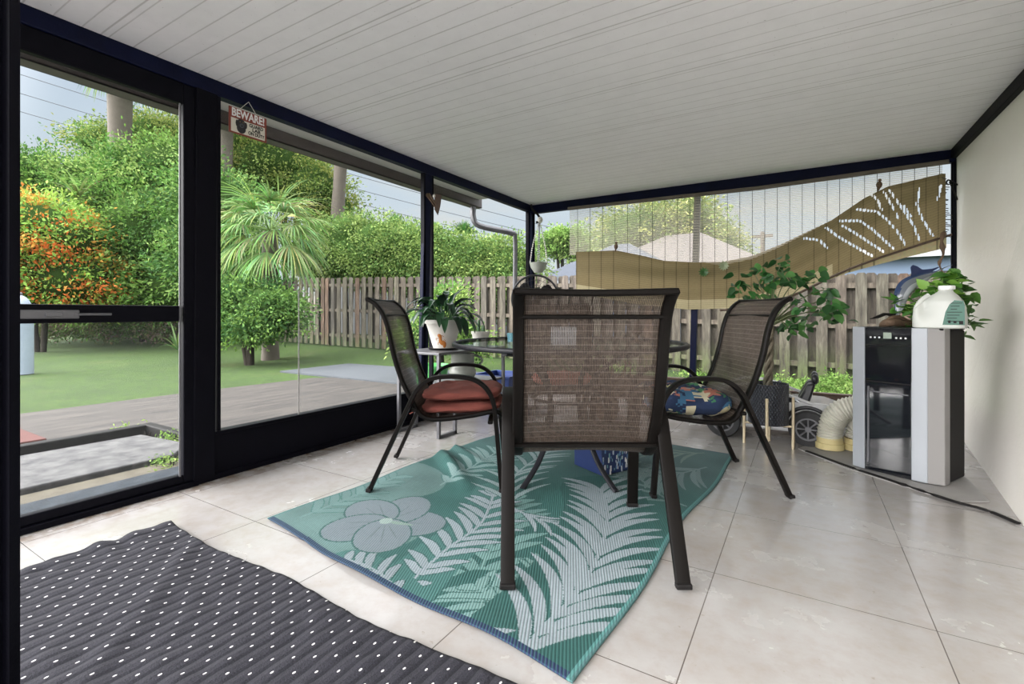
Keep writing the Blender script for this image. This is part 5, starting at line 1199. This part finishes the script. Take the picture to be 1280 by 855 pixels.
# rear layer showing below on the right, and bottom rod
fl = MB(); tl_ = [(1030, 345), (1060, 333), (1100, 318), (1140, 304), (1184, 290)]; bl2 = [(1030, 352), (1060, 341), (1100, 330), (1140, 320), (1182, 310)]
fl = grid(60, 8, lambda u, v: PY(1030 + 153 * u, interp(tl_, 1030 + 153 * u) * (1 - v) + interp(bl2, 1030 + 153 * u) * v, BYY + .05), cfn=lambda u, v: tuple(q_ * (.45 if (u * 153) % 15.6 < 1.4 else random.uniform(.9, 1.05)) for q_ in (.36, .30, .17)))
r.part('rear_layer', fl, blm, world=True)
r.part('bottom_rod', sweep([PY(a, b, BYY - .01) for a, b in ((900, 388), (930, 386), (965, 379), (1000, 366), (1040, 346), (1060, 337), (1100, 322), (1140, 309), (1190, 293))], .010, seg=8), PLAIN['brown'], world=True, smooth=True)
r.part('top_rod', sweep([PY(710, 261, BYY), PY(950, 235, BYY), PY(1186, 202, BYY)], .013, .02, seg=8), PLAIN['bark_far'], world=True)
# see-through upper part
def topy(px): return interp([(710, 262), (950, 236), (1186, 203)], px)
r.part('see_through_net', grid(80, 10, lambda u, v: PY(712 + 466 * u, topy(712 + 466 * u) * (1 - v) + (interp(topl, max(720, 712 + 466 * u)) + 4) * v, BYY)), NET, world=True)
st_ = MB()
for k in range(30):
    px = 722 + 15.6 * k
    if px > 1176: break
    sweep([PY(px, topy(px), BYY - .004), PY(px, interp(topl, px), BYY - .004)], .0026, seg=4, mb=st_)
r.part('string', st_, PLAIN['cord'], world=True)
fr_ = MB(); random.seed(8)
for k in range(26):
    y0 = 222 + k * 2.9; xe = 1180 + (y0 - 222) * .03; l_ = random.uniform(1, 10); sweep([PY(xe - 3, y0, BYY - .005), PY(xe + l_, y0 + random.uniform(-1, 2), BYY - .005)], .004, seg=4, mb=fr_)
r.part('frayed_edge', fr_, PLAIN['cord'], world=True)
r.part('rope', sweep(catmull([PY(1180, 290, BYY - .04), PY(1177, 302, BYY - .05), PY(1179, 318, BYY - .05), PY(1174, 330, BYY - .05), PY(1181, 345, BYY - .05)], 5), [.012, .016, .02, .018, .012, .01, .014, .02, .016, .01, .008, .008, .008, .01, .014, .01, .006, .006, .006, .008, .008], seg=7), PLAIN['driftwood'], world=True, smooth=True)
# ornaments clipped on
for i, (a, b, lab) in enumerate(((770, 308, 'small brown bird ornament on the sagging blind top near its left end'), (1099, 231, 'small brown bird ornament on the upper right of the blind'))):
    p_ = PY(a, b, BYY - .03); m_ = ellips(p_, (.022, .016, .03)); ellips(p_ + Vector((.004, 0, .038)), (.013, .013, .013), mb=m_); sweep([p_ + Vector((0, 0, -.02)), p_ + Vector((-.012, 0, -.06))], [.012, .004], seg=6, mb=m_)
    tag(build('bird_ornament', m_, PLAIN['driftwood'], smooth=True), lab, 'ornament', 'bird ornaments on the blind')
for i, (a, b, lab) in enumerate(((880, 340, 'dark green leaf cluster stuck on the blind, the left of two'), (905, 332, 'pale green leaf cluster stuck on the blind, the right of two'))):
    p_ = PY(a, b, BYY - .105); m_ = MB(); random.seed(i)
    for k in range(11): q_ = 2 * PI * k / 11; blade(m_, p_, (math.cos(q_), -.4, math.sin(q_)), .055, .022, .3, (.04, .12, .03) if i == 0 else (.28, .33, .2), 4, side=(-math.sin(q_), 0, math.cos(q_)))
    tag(build('leaf_ornament', m_, PLAIN['leaf']), lab, 'ornament', 'leaf clusters on the blind')
# bracket on the right post
bx_ = PY(1195, 235, BY - .03)
r = thing('plant_bracket', 'small dark metal hook bracket on the window frame at the cream wall', 'bracket', tuple(bx_))
r.part('arm', sweep(catmull([PY(1199, 232, BY - .05), PY(1190, 227, BY - .05), PY(1185, 225, BY - .05), PY(1183, 229, BY - .05), PY(1186, 231, BY - .05)], 4), .006, seg=6), PLAIN['matte_black'], world=True, smooth=True)
r.part('strut', sweep([PY(1187, 227, BY - .05), PY(1197, 250, BY - .05)], .006, seg=6), PLAIN['matte_black'], world=True)

# ================================================================== HANGING THINGS
hx = PD(674, 268, 5.76)
r = thing('hanging_planter', 'small grey planter hung on pale chains in the porch corner', 'planter', tuple(hx))
pb = PD(673, 341, 5.76); r.part('pot', lathe([(0, 0), (.05, 0), (.09, .06), (.105, .11), (.11, .12), (.095, .12), (.08, .06), (0, .05)], 24, M=Matrix.Translation(pb)), PLAIN['grey_ceramic'], world=True, smooth=True)
r.part('ceiling_hook', sweep(catmull([PD(664, 256, 5.80), PD(666, 262, 5.76), PD(672, 268, 5.76), PD(676, 276, 5.76), PD(670, 278, 5.76)], 4), .014, seg=7), PLAIN['matte_black'], world=True, smooth=True)
r.part('knot', ellips(PD(675, 275, 5.76), (.035, .035, .04)), PLAIN['white_ceramic'], world=True, smooth=True)
pbt = pb + Vector((0, 0, .12)); tpn = PD(674, 277, 5.76)
for k in range(4):
    a = k * PI / 2 + .4; e = pbt + Vector((.10 * math.cos(a), .10 * math.sin(a), 0)); ch = MB(); N_ = 22
    midp = tpn + Vector((.035 * math.cos(a), .035 * math.sin(a), -.12))
    path = catmull([tpn, midp, midp.lerp(e, .5) + Vector((.01 * math.cos(a), .01 * math.sin(a), 0)), e], 8)
    for i in range(0, len(path) - 1): ellips((path[i] + path[i + 1]) / 2, (.010, .010, (path[i + 1] - path[i]).length * .40), 6, 5, ch)
    r.part('chain', ch, PLAIN['chain'] if k % 2 else PLAIN['white_ceramic'], world=True, smooth=True)
# little ornament on the middle post
p0 = PD(541, 238, 4.29)
r = thing('carved_ornament', 'weathered grey brown carved wing ornament hanging high on the middle window post', 'ornament', tuple(p0))
om = MB()
for (a, b, c_, d_) in ((530, 240, 547, 262), (533, 241, 548, 266), (536, 242, 549, 262)): sweep(catmull([PD(a, b, 4.29), PD((a + c_) / 2 + 1, (b + d_) / 2 + 1, 4.27), PD(c_, d_, 4.29)], 4), [.008, .012, .016, .018, .02, .018, .014, .010, .005], .008, seg=7, mb=om)
r.part('wing', om, PLAIN['driftwood'], world=True, smooth=True)
r.part('wing', MB().prism([PD(543, 242, 4.26), PD(552, 243, 4.26), PD(550, 258, 4.26), PD(547, 269, 4.26), PD(543, 262, 4.26)], C(0, .02) + (0,)), PLAIN['brown'], world=True, bevel=.004)
r.part('bead', ellips(PD(542.5, 245, 4.24), (.012, .012, .016)), PLAIN['white_ceramic'], world=True, smooth=True)

# ---- sign
SX = LX + .045
def text_mesh(name, body, size, mat, parent, M, extr=.0006, bold=.0, fit=None):
    cu = bpy.data.curves.new(name, 'FONT'); cu.body = body; cu.size = size; cu.align_x = 'CENTER'; cu.extrude = extr; cu.offset = bold; cu.resolution_u = 3
    to = bpy.data.objects.new(name, cu); COL.objects.link(to); bpy.context.view_layer.update()
    me = bpy.data.meshes.new_from_object(to.evaluated_get(bpy.context.evaluated_depsgraph_get())); me.name = name
    if fit:
        wx = max(v.co.x for v in me.vertices) - min(v.co.x for v in me.vertices); k = fit / wx
        for v in me.vertices: v.co.x *= k
    bpy.data.objects.remove(to); o = bpy.data.objects.new(name, me); COL.objects.link(o); me.materials.clear(); me.materials.append(mat); o.parent = parent; o.matrix_local = M; return o
sa, sb = PX(286, 134, SX), PX(333, 146, SX); sW = abs(sb.y - sa.y); sH = sW * .66
sc_ = ((sa.y + sb.y) / 2); szt = PX(309, 140, SX).z; print('sign', sW, sc_, szt)
r = thing('warning_sign', 'small red framed BEWARE guard dog sign hanging from the beam', 'sign', (SX, sc_, szt - sH / 2)); r.o.rotation_euler = (0, 0, 0)
fm = material('sign_red', (.20, .035, .02), .5); bgm = material('sign_cream', (.62, .60, .52), .5)
r.part('board', MB().box((-.004, -sW / 2, -sH / 2), (.002, sW / 2, sH / 2)), fm, bevel=.001)
w2, h2_ = sW / 2, sH / 2
r.part('picture_field', MB().box((.002, -w2 * .90, -h2_ * .88), (.0028, w2 * .90, h2_ * .18)), bgm)
Mt = Matrix(((0, 0, 1, .0032), (1, 0, 0, 0), (0, 1, 0, 0), (0, 0, 0, 1)))
def at_(y, z): m = Mt.copy(); m[1][3] = y; m[2][3] = z; return m
text_mesh('lettering', 'BEWARE!', sH * .43, PLAIN['white_plastic'], r.o, at_(0, h2_ * .34), bold=sH * .012, fit=sW * .86)
for k, s_ in enumerate(('GUARD', 'LAB', 'ON DUTY')): text_mesh('lettering', s_, sH * .19, PLAIN['matte_black'], r.o, at_(w2 * .42, -h2_ * (.14 + .31 * k)), bold=sH * .006, fit=sW * (.38, .22, .44)[k])
dg = MB(); cxd = -w2 * .38
ellips((.004, cxd, -h2_ * .10), (.002, sW * .11, sH * .17), 20, 8, dg, (.02, .02, .025)); ellips((.0055, cxd + sW * .005, -h2_ * .26), (.002, sW * .055, sH * .09), 16, 8, dg, (.06, .07, .08))
for s_ in (-1, 1): ellips((.0045, cxd + s_ * sW * .115, -h2_ * .16), (.002, sW * .035, sH * .13), 12, 8, dg, (.008, .008, .01)); ellips((.0065, cxd + s_ * sW * .04, h2_ * .0), (.001, sW * .012, sH * .018), 8, 6, dg, (.3, .2, .06))
ellips((.0035, cxd, -h2_ * .50), (.0015, sW * .12, sH * .19), 20, 8, dg, (.015, .015, .02)); ellips((.0075, cxd + sW * .005, -h2_ * .30), (.001, sW * .02, sH * .03), 8, 6, dg, (.005, .005, .005))
r.part('dog_picture', dg, PLAIN['attr'], smooth=True)
r.part('hanging_string', sweep([(.0, -w2 * .45, h2_), (.0, w2 * .02, h2_ + sH * .42), (.0, w2 * .45, h2_)], .0022, seg=5), PLAIN['white_ceramic'])
